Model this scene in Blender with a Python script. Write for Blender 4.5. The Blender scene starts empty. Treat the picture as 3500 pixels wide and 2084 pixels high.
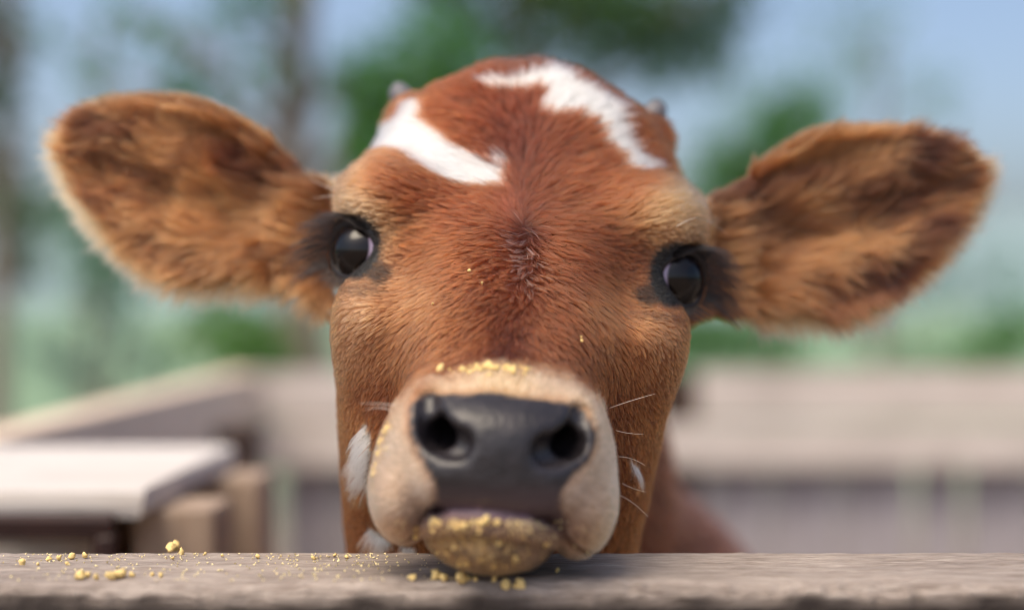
import bpy, math, random
import numpy as np
from mathutils import Vector, kdtree

# ------------------------------------------------------------------ camera, sky, sun, exposure
rng = np.random.default_rng(7)
random.seed(7)
SC = bpy.context.scene
COL = SC.collection
CAMZ = 0.908
FPX = 4861.0            # focal length in photo pixels (50 mm on 36 mm, 3500 px wide)
QUICK = False

cam_d = bpy.data.cameras.new("camera")
cam = bpy.data.objects.new("camera", cam_d)
COL.objects.link(cam)
cam.location = (0, 0, CAMZ)
cam.rotation_euler = (math.radians(90), 0, 0)
cam_d.lens = 50.0
cam_d.sensor_width = 36.0
cam_d.clip_start = 0.02
cam_d.clip_end = 3000
cam_d.dof.use_dof = True
cam_d.dof.focus_distance = 0.606
cam_d.dof.aperture_fstop = 2.15
SC.camera = cam

SUN_EL, SUN_AZ = 60.0, 220.0      # degrees; azimuth clockwise from +Y
world = bpy.data.worlds.new("World")
SC.world = world
world.use_nodes = True
wn = world.node_tree
bg = wn.nodes["Background"]
sky = wn.nodes.new("ShaderNodeTexSky")
sky.sky_type = 'NISHITA'
sky.sun_disc = False
sky.sun_elevation = math.radians(SUN_EL)
sky.sun_rotation = math.radians(SUN_AZ)
sky.air_density = 0.85
sky.dust_density = 4.6
sky.ozone_density = 1.0
wn.links.new(sky.outputs[0], bg.inputs[0])
bg.inputs[1].default_value = 0.15

sd = bpy.data.lights.new("sun", 'SUN')
sd.energy = 1.5
sd.angle = math.radians(35)
sd.color = (1.0, 0.86, 0.64)
sun = bpy.data.objects.new("sun", sd)
COL.objects.link(sun)
_d = Vector((math.sin(math.radians(SUN_AZ)) * math.cos(math.radians(SUN_EL)),
             math.cos(math.radians(SUN_AZ)) * math.cos(math.radians(SUN_EL)),
             math.sin(math.radians(SUN_EL))))
sun.rotation_euler = _d.to_track_quat('Z', 'Y').to_euler()

SC.view_settings.view_transform = 'Standard'
SC.view_settings.look = 'None'
SC.view_settings.gamma = 1.0
SC.view_settings.exposure = 0.56
SC.render.engine = 'CYCLES'
SC.cycles.use_denoising = True
SC.cycles.filter_width = 1.1
SC.cycles.max_bounces = 10
SC.cycles.caustics_reflective = False
SC.cycles.caustics_refractive = False
SC.cycles.sample_clamp_indirect = 4.0
SC.cycles_curves.shape = 'RIBBONS' if hasattr(SC, 'cycles_curves') else 'RIBBONS'


# ------------------------------------------------------------------ helpers
def s2l(c):
    c = np.asarray(c, float) / 255.0
    return np.where(c <= 0.04045, c / 12.92, ((c + 0.055) / 1.055) ** 2.4)


def rgba(c):
    return tuple(float(v) for v in s2l(c)) + (1.0,)


def tag(o, label=None, cat=None, group=None, kind=None):
    if label: o["label"] = label
    if cat: o["category"] = cat
    if group: o["group"] = group
    if kind: o["kind"] = kind
    return o


def empty(name, loc, parent=None):
    o = bpy.data.objects.new(name, None)
    COL.objects.link(o)
    o.location = loc
    o.empty_display_size = 0.05
    if parent: o.parent = parent
    return o


def link_mesh(name, me, mat=None, parent=None, origin=None):
    """mesh data is given in world coordinates; parent empties are unrotated"""
    o = bpy.data.objects.new(name, me)
    COL.objects.link(o)
    if mat is not None and len(me.materials) == 0:
        me.materials.append(mat)
    if parent is not None:
        o.parent = parent
        q, off = parent, Vector((0, 0, 0))
        while q is not None:
            off += q.location
            q = q.parent
        o.location = -off
    return o


def mesh_np(name, V, F, smooth=True):
    """F: int array (n,k) of equal-size faces"""
    V = np.asarray(V, np.float32)
    F = np.asarray(F, np.int32)
    me = bpy.data.meshes.new(name)
    me.vertices.add(len(V))
    me.vertices.foreach_set("co", V.ravel())
    k = F.shape[1]
    me.loops.add(F.size)
    me.loops.foreach_set("vertex_index", F.ravel())
    me.polygons.add(len(F))
    me.polygons.foreach_set("loop_start", np.arange(0, F.size, k, dtype=np.int32))
    me.polygons.foreach_set("use_smooth", np.full(len(F), smooth, bool))
    me.update(calc_edges=True)
    me.validate()
    return me


def set_attr(me, name, A, typ='FLOAT_COLOR', domain='POINT'):
    at = me.attributes.new(name, typ, domain)
    A = np.asarray(A, np.float32)
    if typ == 'FLOAT_COLOR':
        if A.shape[1] == 3:
            A = np.concatenate([A, np.ones((len(A), 1), np.float32)], 1)
        at.data.foreach_set("color", A.ravel())
    else:
        at.data.foreach_set("value", A.ravel())


def new_mat(name):
    m = bpy.data.materials.new(name)
    m.use_nodes = True
    nt = m.node_tree
    b = nt.nodes["Principled BSDF"]
    return m, nt, b


def hash3(ix, iy, iz, seed=0):
    h = (ix.astype(np.int64) * 374761393 + iy.astype(np.int64) * 668265263 + iz.astype(np.int64) * 2147483647 + seed * 974634777) & 0xffffffff
    h = ((h ^ (h >> 13)) * 1274126177) & 0xffffffff
    h = h ^ (h >> 16)
    return (h & 0xffff).astype(np.float32) / 65535.0


def vnoise(P, freq, seed=0):
    """value noise, roughly -1..1"""
    Q = np.asarray(P, np.float64) * freq
    I = np.floor(Q).astype(np.int64)
    f = Q - I
    f = f * f * (3 - 2 * f)
    out = 0
    for dx in (0, 1):
        wx = f[:, 0] if dx else 1 - f[:, 0]
        for dy in (0, 1):
            wy = f[:, 1] if dy else 1 - f[:, 1]
            for dz in (0, 1):
                wz = f[:, 2] if dz else 1 - f[:, 2]
                out = out + wx * wy * wz * hash3(I[:, 0] + dx, I[:, 1] + dy, I[:, 2] + dz, seed)
    return out * 2 - 1


def sstep(a, b, x):
    t = np.clip((x - a) / (b - a), 0, 1)
    return t * t * (3 - 2 * t)


def spline_closed(pts, n=6):
    P = np.asarray(pts, float)
    out = []
    N = len(P)
    for i in range(N):
        p0, p1, p2, p3 = P[i - 1], P[i], P[(i + 1) % N], P[(i + 2) % N]
        for j in range(n):
            t = j / n
            out.append(0.5 * ((2 * p1) + (-p0 + p2) * t + (2 * p0 - 5 * p1 + 4 * p2 - p3) * t * t + (-p0 + 3 * p1 - 3 * p2 + p3) * t ** 3))
    return np.array(out)


def poly_sd(x, y, poly):
    """signed distance to polygon, negative inside"""
    x = np.asarray(x, np.float32)
    y = np.asarray(y, np.float32)
    d2 = np.full(x.shape, 1e12, np.float32)
    inside = np.zeros(x.shape, bool)
    N = len(poly)
    for i in range(N):
        ax, ay = poly[i]
        bx, by = poly[(i + 1) % N]
        ex, ey = bx - ax, by - ay
        L = ex * ex + ey * ey + 1e-12
        wx, wy = x - ax, y - ay
        t = np.clip((wx * ex + wy * ey) / L, 0, 1)
        d2 = np.minimum(d2, (wx - ex * t) ** 2 + (wy - ey * t) ** 2)
        if abs(ey) > 1e-12:
            c = ((ay <= y) != (by <= y)) & (x < ax + (y - ay) * ex / ey)
            inside ^= c
    d = np.sqrt(d2)
    return np.where(inside, -d, d)


# pixels of the photograph <-> points relative to the camera
def P3(px, py, d):
    return np.array([(px - 1750) / FPX * d, d, -(py - 1042) / FPX * d])


def proj(P):
    return 1750 + P[:, 0] / P[:, 1] * FPX, 1042 - P[:, 2] / P[:, 1] * FPX


# head frame: rolled by 5 degrees about the ray through pixel (1770, 907)
_ax = Vector((20 / FPX, 1.0, 135 / FPX)).normalized()
from mathutils import Matrix
ROLL = np.array(Matrix.Rotation(math.radians(5.0), 3, _ax))   # local -> camera-relative
# rotation by +5 deg about +Y axis: z-up -> leans to +x


def U(u, v, d):
    """unrolled head pixel offsets (u right, v down from the pivot) -> head-local point"""
    return np.array([(u + 20) / FPX * d, d, (135 - v) / FPX * d])


HC = 20 / FPX      # head centre plane: x = HC * depth


def unroll_px(px, py):
    c, s = math.cos(math.radians(5)), math.sin(math.radians(5))
    vx, vy = px - 1770, py - 907
    return vx * c + vy * s, -vx * s + vy * c


# ------------------------------------------------------------------ calf: signed distance field
def smin(a, b, k):
    h = np.clip(0.5 + 0.5 * (b - a) / k, 0, 1)
    return b + (a - b) * h - k * h * (1 - h)


def smax(a, b, k):
    return -smin(-a, -b, k)


def ell(P, c, r):
    q = (P - np.asarray(c, np.float32)) / np.asarray(r, np.float32)
    k0 = np.sqrt((q * q).sum(1))
    q2 = q / np.asarray(r, np.float32)
    k1 = np.sqrt((q2 * q2).sum(1)) + 1e-6
    return k0 * (k0 - 1.0) / k1


def cone(P, a, b, ra, rb):
    a = np.asarray(a, np.float32); b = np.asarray(b, np.float32)
    ab = b - a
    t = np.clip(((P - a) @ ab) / (ab @ ab), 0, 1)
    d = P - a - t[:, None] * ab
    return np.sqrt((d * d).sum(1)) - (ra + (rb - ra) * t)


def chain(P, pts, rads, k=0.0):
    d = None
    for i in range(len(pts) - 1):
        e = cone(P, pts[i], pts[i + 1], rads[i], rads[i + 1])
        d = e if d is None else (np.minimum(d, e) if k == 0 else smin(d, e, k))
    return d


def table(zs, vs, sm=0.006):
    zz = np.linspace(-0.25, 0.18, 861)
    o = np.argsort(zs)
    v = np.interp(zz, np.array(zs)[o], np.array(vs)[o])
    w = np.exp(-0.5 * (np.arange(-40, 41) * 0.0005 / sm) ** 2)
    w /= w.sum()
    v = np.convolve(np.pad(v, 40, mode='edge'), w, mode='valid')
    return lambda z: np.interp(z, zz, v).astype(np.float32)


T_W = table([.16, .0986, .0898, .0674, .0419, .0328, 0.010, -.021, -.0404, -.0696, -.111, -.16, -.2],
            [.071, .0705, .0705, .0785, .0815, .0820, .0800, .0800, .0793, .0772, .0745, .068, .06])
T_F = table([.16, .127, .100, .0741, .0337, .005, -.015, -.030, -.05, -.085, -.108, -.13, -.17],
            [.727, .700, .6825, .6645, .624, .5955, .580, .574, .590, .613, .637, .65, .675], 0.007)
T_S = table([.16, .127, .0741, .0337, .005, -.02, -.06, -.1, -.17],
            [.76, .738, .715, .675, .662, .664, .672, .688, .72], 0.01)
T_B = table([.16, .127, .0741, .0337, .005, -.05, -.1, -.17],
            [.78, .79, .83, .86, .87, .87, .85, .80], 0.01)
_tx = np.array([0, .022, .0305, .045, .054, .0647, .069, .08, .2])
_tz = np.array([.1250, .1215, .1170, .1095, .1045, .0975, .091, .07, -.1])
_xx = np.linspace(0, .2, 401)
_w = np.exp(-0.5 * (np.arange(-20, 21) * 0.0005 / .004) ** 2); _w /= _w.sum()
_tzz = np.convolve(np.pad(np.interp(_xx, _tx, _tz), 20, mode='edge'), _w, mode='valid')

INSET = 0.0022
EYES = []
for s in (-1, 1):
    c = U(s * 512, 2, .6625)
    g = Vector((s * 0.66, -0.75, 0.04)).normalized()
    EYES.append((s, c, np.array(g)))
EYE_R = 0.0172


def eye_frame(g):
    g = Vector(g)
    up = Vector((0, 0.25, 1))
    up = (up - g * up.dot(g)).normalized()
    side = up.cross(g)
    return np.array(up), np.array(side)


def head_local(P):
    return P @ ROLL      # inverse of ROLL applied to row vectors


def ear_poly(pts):
    return spline_closed(pts, 4)


EAR_L = ear_poly([(1150, 640), (1070, 590), (976, 510), (875, 436), (774, 377), (673, 337), (572, 324), (470, 326), (369, 337), (289, 358), (228, 405), (204, 469), (205, 537), (232, 604), (279, 685), (333, 766), (400, 842), (467, 898), (545, 942), (628, 962), (706, 965), (807, 962), (908, 962), (1000, 985), (1060, 1040), (1150, 1040)])
EAR_R = ear_poly([(2320, 660), (2400, 665), (2486, 630), (2573, 573), (2668, 505), (2749, 458), (2836, 431), (2924, 430), (3025, 430), (3126, 437), (3223, 458), (3293, 491), (3345, 534), (3364, 583), (3358, 634), (3317, 726), (3263, 805), (3203, 878), (3136, 944), (3056, 1002), (2984, 1049), (2907, 1071), (2823, 1074), (2722, 1074), (2621, 1074), (2520, 1085), (2420, 1115), (2320, 1115)])
# ear axes in pixels: base -> tip
EAR_AX = {-1: (np.array([1120., 800.]), np.array([200., 500.])), 1: (np.array([2350., 880.]), np.array([3370., 590.]))}


def ear_sheet(px, py, s):
    """depth of the mid-surface of the ear at this pixel direction, and the cup coordinate"""
    b, t = EAR_AX[s]
    ax = t - b
    L = np.linalg.norm(ax)
    ax = ax / L
    nx = np.array([-ax[1], ax[0]]) * (1 if s > 0 else -1)     # points downwards in the picture
    a = ((px - b[0]) * ax[0] + (py - b[1]) * ax[1]) / L
    w = ((px - b[0]) * nx[0] + (py - b[1]) * nx[1]) / 300.0
    w = np.clip(w, -1.3, 1.3)
    a_ = np.clip(a, -0.3, 1.2)
    kc = 0.019 * np.clip(1.05 - a_ * 0.75, 0.15, 1)
    d = 0.697 + 0.022 * a_ + kc * (1 - w * w)
    rip = 0.0022 * np.clip(a_, 0, 1) * np.clip(1.1 - a_, 0, 1) * 4
    d = d + rip * np.sin(w * 7.5 + 0.6)
    slope = np.sqrt(1 + ((2 * kc * w) / .043) ** 2 + .08)
    return d, a, w, slope


def f_ear(P, s):
    px, py = proj(P)
    d, a, w, slope = ear_sheet(px, py, s)
    o = poly_sd(px, py, EAR_L if s < 0 else EAR_R) / FPX * 0.70
    th = 0.0060 + 0.005 * np.clip(0.35 - a, 0, 1)
    sh = np.abs(P[:, 1] - d) / slope - th
    return smax(sh, o + .0018, 0.004)


def f_head(P):
    """camera-relative points"""
    L = head_local(P).astype(np.float32)
    Y, Z = L[:, 1], L[:, 2]
    X = L[:, 0] - HC * Y + .0018 * sstep(.01, -.05, Z)
    aX = np.abs(X)
    W, F_, S_, B_ = T_W(Z), T_F(Z), T_S(Z), T_B(Z)
    h = np.where(Y < S_, S_ - F_, B_ - S_)
    n = 2.35
    q = ((aX / W) ** n + (np.abs(Y - S_) / h) ** n) ** (1 / n)
    d = (q - 1) * np.where(Y < S_, np.minimum(W, h * 0.9), W)
    # crown of the head and underside of the jaw
    d = smax(d, (Z - np.interp(aX, _xx, _tzz).astype(np.float32)) * 0.85, 0.012)
    d = smax(d, -(Z + 0.168), 0.02)
    Q = np.stack([aX, Y, Z], 1)
    # brow ridges and cheekbones
    d = smin(d, ell(Q, (.060, .672, .040), (.0260, .036, .019)), 0.020)
    d = smin(d, ell(Q, (.057, .640, -.012), (.018, .040, .022)), 0.022)
    # hollows: above the inner corner of the eyes, below the eyes towards the nose
    d = smax(d, -ell(Q, (.056, .607, .022), (.0125, .016, .014)), 0.030)
    d = smax(d, -ell(Q, (.064, .570, -.040), (.016, .030, .034)), 0.034)
    # nose bridge and muzzle
    d = smin(d, chain(Q, [(0, .640, .000), (0, .595, -.036), (0, .572, -.052)], [.040, .034, .030]), 0.020)
    muz = ell(Q, (0, .5740, -.0535), (.0470, .0480, .0300))
    muz = smin(muz, ell(Q, (.0345, .5730, -.0765), (.0168, .0330, .0235)), 0.012)
    muz = smin(muz, ell(Q, (.0190, .5620, -.0680), (.0170, .0330, .0130)), 0.010)
    muz = smin(muz, ell(Q, (0, .557, -.0600), (.0340, .0330, .0200)), 0.012)
    muz = smin(muz, ell(Q, (0, .5510, -.0672), (.0300, .0280, .0140)), 0.008)
    d = smin(d, muz, 0.014)
    d = smin(d, ell(Q, (.0290, .560, -.0480), (.0095, .0240, .0170)), 0.010)      # nostril wings
    wt = sstep(.562, .545, Y)
    pl = -.478 * (Y - .5215) + .878 * (Z + .0440)
    d = d + (smax(d, pl, 0.005) - d) * wt
    # flat front and the step between the top and the front of the nose pad
    d = smax(d, -(Y - .5235) * 0.9 - np.float32(0), 0.012)
    # lower lip and chin
    chin = ell(Q, (0, .5745, -.0900), (.0282, .0400, .0205))
    chin = smin(chin, ell(Q, (0, .605, -.0880), (.030, .040, .022)), 0.015)
    d = smin(d, chin, 0.0025)
    lip = chain(Q, [(0, .5358, -.0826), (.013, .5380, -.0834), (.022, .5465, -.0868), (.027, .558, -.091)], [.0064, .0062, .0054, .0042])
    d = smin(d, lip, 0.0012)
    # flat where it lies on the plank
    d = np.where(Y < .63, smax(d, -(Z + .1085), 0.006), d)
    # poll: hollow between the horn buds and the tuft
    d = smin(d, ell(Q, (.061, .722, .088), (.010, .012, .012)), 0.012)
    # eyes: lids
    for (s, c, g) in EYES:
        c2 = (c - np.array([0, 0, 0]))
        near = (np.abs(L - c2.astype(np.float32)).max(1) < 0.05)
        if not near.any():
            continue
        Ln = L[near]
        dn = d[near]
        ball = np.sqrt(((Ln - c2) ** 2).sum(1))
        dn = smin(dn, ball - (EYE_R + .0005), 0.008)
        # opening
        up, side = eye_frame(g)
        rel = Ln - c2
        gx, gy, gz = rel @ side, rel @ up, rel @ g
        op = np.sqrt((gx / .0155) ** 2 + ((gy + .0005) / .0145) ** 2) - 1
        cut = np.maximum(op * .0115, -gz)
        cut = np.maximum(cut, -(ball - EYE_R + .004))
        dn = smax(dn, -cut, 0.003)
        d = d.copy()
        d[near] = dn
    return d


def f_neck_body(P):
    n = chain(P, [(.010, .790, .010), (.016, .95, -.115), (.050, 1.10, -.26)], [.066, .082, .125], 0.03)
    b = ell(P, (.058, 1.14, -.335), (.165, .20, .195))
    b = smin(b, chain(P, [(.045, 1.2, -.345), (.02, 1.45, -.37), (0.0, 1.74, -.335)], [.155, .165, .145]), 0.05)
    b = smin(b, ell(P, (0.0, 1.78, -.315), (.135, .15, .14)), 0.05)
    for s in (-1, 1):
        x = .055 + s * .085
        leg = chain(P, [(x, 1.09, -.40), (x + s * .005, 1.08, -.56), (x, 1.085, -.665), (x, 1.085, -.80), (x, 1.075, -.845)],
                    [.062, .036, .030, .021, .024], 0.01)
        leg = smin(leg, cone(P, (x, 1.072, -.845), (x, 1.055, -.888), .022, .027), 0.01)
        b = smin(b, leg, 0.04)
        x2 = 0.0 + s * .082
        leg = chain(P, [(x2, 1.77, -.36), (x2 + s * .01, 1.70, -.50), (x2 + s * .005, 1.855, -.625), (x2, 1.835, -.79), (x2, 1.822, -.845)],
                    [.105, .062, .032, .022, .024], 0.012)
        leg = smin(leg, cone(P, (x2, 1.818, -.845), (x2, 1.80, -.888), .022, .027), 0.01)
        b = smin(b, leg, 0.04)
    tail = chain(P, [(0, 1.90, -.23), (0, 1.945, -.30), (0, 1.945, -.50), (0, 1.94, -.62), (0, 1.94, -.72)], [.022, .016, .012, .020, .006], 0.01)
    b = smin(b, tail, 0.02)
    return smin(n, b, 0.06)


def F(P, carve=True):
    P = np.asarray(P, np.float32)
    d = np.full(len(P), 1.0, np.float32)
    hm = (P[:, 1] < 0.93) & (P[:, 2] > -0.24) & (np.abs(P[:, 0]) < 0.16)
    if hm.any():
        d[hm] = f_head(P[hm])
    d = smin(d, f_neck_body(P), 0.035)
    if hm.any():
        # keep the throat clear of the plank
        pass
    for s in (-1, 1):
        em = (P[:, 1] > .66) & (P[:, 1] < .79) & (P[:, 0] * s > 0.03) & (P[:, 2] > -.06) & (P[:, 2] < .16)
        if em.any():
            d[em] = smin(d[em], f_ear(P[em], s), 0.010)
            stump = cone(P[em], P3(1190, 800, .735) if s < 0 else P3(2300, 880, .735), P3(1060, 800, .728) if s < 0 else P3(2440, 880, .728), .030, .022)
            d[em] = smin(d[em], stump, 0.016)
    hm2 = carve & (P[:, 1] < 0.60) & (P[:, 2] > -0.13) & (np.abs(P[:, 0]) < 0.07)
    if hm2.any():
        Q = P[hm2]
        e = d[hm2]
        for pts in (NOS_L, NOS_R):
            e = smax(e, -chain(Q, pts, NOS_RAD), 0.0030)
            deep = [pts[3] + np.array([0, .006, 0]), pts[4] + np.array([0, .016, .002]), pts[5] + np.array([0, .024, .006])]
            e = smax(e, -chain(Q, deep, [.0040, .0046, .0044]), 0.003)
        d[hm2] = e
    return d + INSET * (P[:, 1] < 0.9) * (np.abs(P[:, 0]) < .12)


# nostril and mouth lines: photo pixels, each at the depth where its ray meets the muzzle
def snap(pts, off=0.0):
    out = []
    for (px, py) in pts:
        d = np.arange(.50, .62, .0005)
        P = np.stack([(px - 1750) / FPX * d, d, -(py - 1042) / FPX * d], 1)
        f = F(P, False)
        k = int(np.argmax(f < 0))
        if not (f < 0).any(): k = int(np.argmin(f))
        out.append(P[k] + np.array([0, off, 0]))
    return out


NOS_L = snap([(1458, 1352), (1460, 1400), (1470, 1450), (1495, 1490), (1535, 1512), (1562, 1518)], .0012)
NOS_R = snap([(1990, 1395), (1990, 1440), (1976, 1487), (1948, 1518), (1905, 1538), (1872, 1542)], .0012)
NOS_RAD = [.0022, .0033, .0040, .0044, .0043, .0038]
MOUTH = snap([(1340, 1872), (1395, 1835), (1440, 1775), (1520, 1743), (1650, 1741), (1770, 1755), (1860, 1775), (1935, 1812), (1980, 1862), (2035, 1895)], .0008)
MOUTH_RAD = [.0004, .0006, .0007, .0008, .0008, .0008, .0008, .0007, .0006, .0004]


def grad(P, e=0.0008):
    G = np.empty((len(P), 3), np.float32)
    for i in range(3):
        o = np.zeros(3, np.float32); o[i] = e
        G[:, i] = (F(P + o) - F(P - o)) / (2 * e)
    return G


def axis(parts):
    out = [parts[0][0]]
    for a, b, st in parts:
        n = max(1, int(round((b - a) / st)))
        out += list(np.linspace(a, b, n + 1)[1:])
    return np.array(out, np.float32)


def surface_nets(xs, ys, zs, blk=4):
    nx, ny, nz = len(xs), len(ys), len(zs)
    # coarse pass
    ix = np.unique(np.r_[np.arange(0, nx, blk), nx - 1]); iy = np.unique(np.r_[np.arange(0, ny, blk), ny - 1]); iz = np.unique(np.r_[np.arange(0, nz, blk), nz - 1])
    G = np.stack(np.meshgrid(xs[ix], ys[iy], zs[iz], indexing='ij'), -1).reshape(-1, 3)
    D = F(G).reshape(len(ix), len(iy), len(iz))
    lo = np.full((len(ix) - 1, len(iy) - 1, len(iz) - 1), 9.0, np.float32); hi = -lo; am = lo.copy()
    for a in (0, 1):
        for b in (0, 1):
            for c in (0, 1):
                v = D[a:a + lo.shape[0], b:b + lo.shape[1], c:c + lo.shape[2]]
                lo = np.minimum(lo, v); hi = np.maximum(hi, v); am = np.minimum(am, np.abs(v))
    diag = np.sqrt(np.diff(xs[ix])[:, None, None] ** 2 + np.diff(ys[iy])[None, :, None] ** 2 + np.diff(zs[iz])[None, None, :] ** 2)
    act = (lo * hi <= 0) | (am < diag * 0.95)
    A = np.full((nx, ny, nz), 1.0, np.float32)
    mask = np.zeros((nx, ny, nz), bool)
    bx = np.minimum(np.searchsorted(ix, np.arange(nx), side='right') - 1, len(ix) - 2)
    by = np.minimum(np.searchsorted(iy, np.arange(ny), side='right') - 1, len(iy) - 2)
    bz = np.minimum(np.searchsorted(iz, np.arange(nz), side='right') - 1, len(iz) - 2)
    A = D[np.ix_(bx, by, bz)].copy()
    m0 = act[np.ix_(bx, by, bz)]
    mask = m0.copy()
    mask[1:] |= m0[:-1]; m1 = mask.copy(); mask[:, 1:] |= m1[:, :-1]; m2 = mask.copy(); mask[:, :, 1:] |= m2[:, :, :-1]
    idx = np.nonzero(mask)
    for st in range(0, len(idx[0]), 400000):
        sl = slice(st, st + 400000)
        P = np.stack([xs[idx[0][sl]], ys[idx[1][sl]], zs[idx[2][sl]]], 1)
        A[idx[0][sl], idx[1][sl], idx[2][sl]] = F(P)
    S = A < 0
    C = np.zeros((nx - 1, ny - 1, nz - 1), np.int8)
    for a in (0, 1):
        for b in (0, 1):
            for c in (0, 1):
                C += S[a:nx - 1 + a, b:ny - 1 + b, c:nz - 1 + c]
    cells = np.nonzero((C > 0) & (C < 8))
    n = len(cells[0])
    vid = np.full(C.shape, -1, np.int32)
    vid[cells] = np.arange(n)
    acc = np.zeros((n, 3)); cnt = np.zeros(n)
    ci, cj, ck = cells
    axs = (xs, ys, zs)
    corners = [(a, b, c) for a in (0, 1) for b in (0, 1) for c in (0, 1)]
    for c0 in corners:
        for ax in range(3):
            if c0[ax] == 1: continue
            c1 = list(c0); c1[ax] = 1
            i0 = (ci + c0[0], cj + c0[1], ck + c0[2]); i1 = (ci + c1[0], cj + c1[1], ck + c1[2])
            v0, v1 = A[i0], A[i1]
            cr = (v0 < 0) != (v1 < 0)
            t = np.where(cr, v0 / np.where(cr, v0 - v1, 1), 0)
            p0 = np.stack([xs[i0[0]], ys[i0[1]], zs[i0[2]]], 1); p1 = np.stack([xs[i1[0]], ys[i1[1]], zs[i1[2]]], 1)
            acc += np.where(cr[:, None], p0 + (p1 - p0) * t[:, None], 0)
            cnt += cr
    V = acc / cnt[:, None]
    quads = []
    for ax in range(3):
        o = [0, 0, 0]; o[ax] = 1
        a0 = S[:nx - o[0], :ny - o[1], :nz - o[2]]; a1 = S[o[0]:, o[1]:, o[2]:]
        cr = a0 != a1
        e = np.nonzero(cr)
        u, w = [k for k in range(3) if k != ax]
        ok = (e[u] > 0) & (e[w] > 0) & (e[u] < C.shape[u]) & (e[w] < C.shape[w])
        e = [x[ok] for x in e]
        flip = a0[tuple(e)]
        q = []
        for du, dw in ((0, 0), (1, 0), (1, 1), (0, 1)):
            f = [x.copy() for x in e]
            f[u] -= 1 - du; f[w] -= 1 - dw
            q.append(vid[tuple(f)])
        q = np.stack(q, 1)
        if ax == 1: flip = ~flip
        q = np.where(flip[:, None], q, q[:, ::-1])
        quads.append(q)
    Q = np.concatenate(quads)
    return V.astype(np.float32), Q[(Q >= 0).all(1)]


hx = 0.0024
xs = axis([(-.252, -.10, .0034), (-.10, .11, hx), (.11, .26, .0034)])
ys = axis([(.500, .66, hx), (.66, .80, .0030), (.80, .94, .008), (.94, 1.99, .016)])
zs = axis([(-.925, -.22, .016), (-.22, -.125, .006), (-.125, .055, hx), (.055, .145, .0030)])
CV, CQ = surface_nets(xs, ys, zs)
# project onto the exact surface where it is fine
near = np.nonzero(CV[:, 1] < 0.82)[0]
for it in range(3):
    p = CV[near]
    g = grad(p)
    gl2 = np.maximum((g * g).sum(1), 0.05)
    stp = (F(p) / gl2)[:, None] * g
    ln = np.sqrt((stp ** 2).sum(1, keepdims=True)) + 1e-9
    CV[near] = p - stp * np.minimum(1, 0.0015 / ln)
print("calf mesh", len(CV), len(CQ))

# ------------------------------------------------------------------ materials
def nodes(nt, *names):
    return [nt.nodes.new("ShaderNode" + n) for n in names]


def wood_mat(name, c_dark, c_light, axis_scale=(3, 60, 60), rough=0.85, dirt=0.5, bump=0.4, seedloc=0.0, dirt_col=(70, 60, 54)):
    m, nt, b = new_mat(name)
    tc, mp, n1, n2, n3, r1, mx, mx2, bp = nodes(nt, "TexCoord", "Mapping", "TexNoise", "TexNoise", "TexNoise", "ValToRGB", "MixRGB", "MixRGB", "Bump")
    L = nt.links.new
    mp.inputs['Scale'].default_value = axis_scale
    mp.inputs['Location'].default_value = (seedloc, seedloc * 1.7, seedloc * .6)
    L(tc.outputs['Object'], mp.inputs[0])
    L(mp.outputs[0], n1.inputs['Vector'])
    n1.inputs['Scale'].default_value = 1.6; n1.inputs['Detail'].default_value = 10; n1.inputs['Roughness'].default_value = .68
    n1.inputs['Distortion'].default_value = .4
    r1.color_ramp.elements[0].position = .30; r1.color_ramp.elements[0].color = rgba(c_dark)
    r1.color_ramp.elements[1].position = .68; r1.color_ramp.elements[1].color = rgba(c_light)
    L(n1.outputs[0], r1.inputs[0])
    L(tc.outputs['Object'], n2.inputs['Vector'])
    n2.inputs['Scale'].default_value = 9; n2.inputs['Detail'].default_value = 6; n2.inputs['Roughness'].default_value = .6
    mr = nt.nodes.new("ShaderNodeMapRange")
    mr.inputs[1].default_value = .45; mr.inputs[2].default_value = .75; mr.inputs[3].default_value = 0; mr.inputs[4].default_value = dirt
    L(n2.outputs[0], mr.inputs[0])
    mx.blend_type = 'MIX'
    L(mr.outputs[0], mx.inputs[0]); L(r1.outputs[0], mx.inputs[1]); mx.inputs[2].default_value = rgba(dirt_col)
    L(mx.outputs[0], b.inputs['Base Color'])
    b.inputs['Roughness'].default_value = rough
    L(n1.outputs[0], bp.inputs['Height']); bp.inputs['Strength'].default_value = bump; bp.inputs['Distance'].default_value = .002
    L(bp.outputs[0], b.inputs['Normal'])
    return m


def plain_mat(name, col, rough=.8, noise=.25, scale=20, spec=.4):
    m, nt, b = new_mat(name)
    tc, n, mx = nodes(nt, "TexCoord", "TexNoise", "MixRGB")
    L = nt.links.new
    L(tc.outputs['Object'], n.inputs['Vector']); n.inputs['Scale'].default_value = scale; n.inputs['Detail'].default_value = 6
    c = s2l(col)
    mx.inputs[1].default_value = tuple(c * (1 - noise)) + (1,)
    mx.inputs[2].default_value = tuple(np.minimum(c * (1 + noise), 1)) + (1,)
    L(n.outputs[0], mx.inputs[0]); L(mx.outputs[0], b.inputs['Base Color'])
    b.inputs['Roughness'].default_value = rough
    b.inputs['Specular IOR Level'].default_value = spec
    return m


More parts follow.
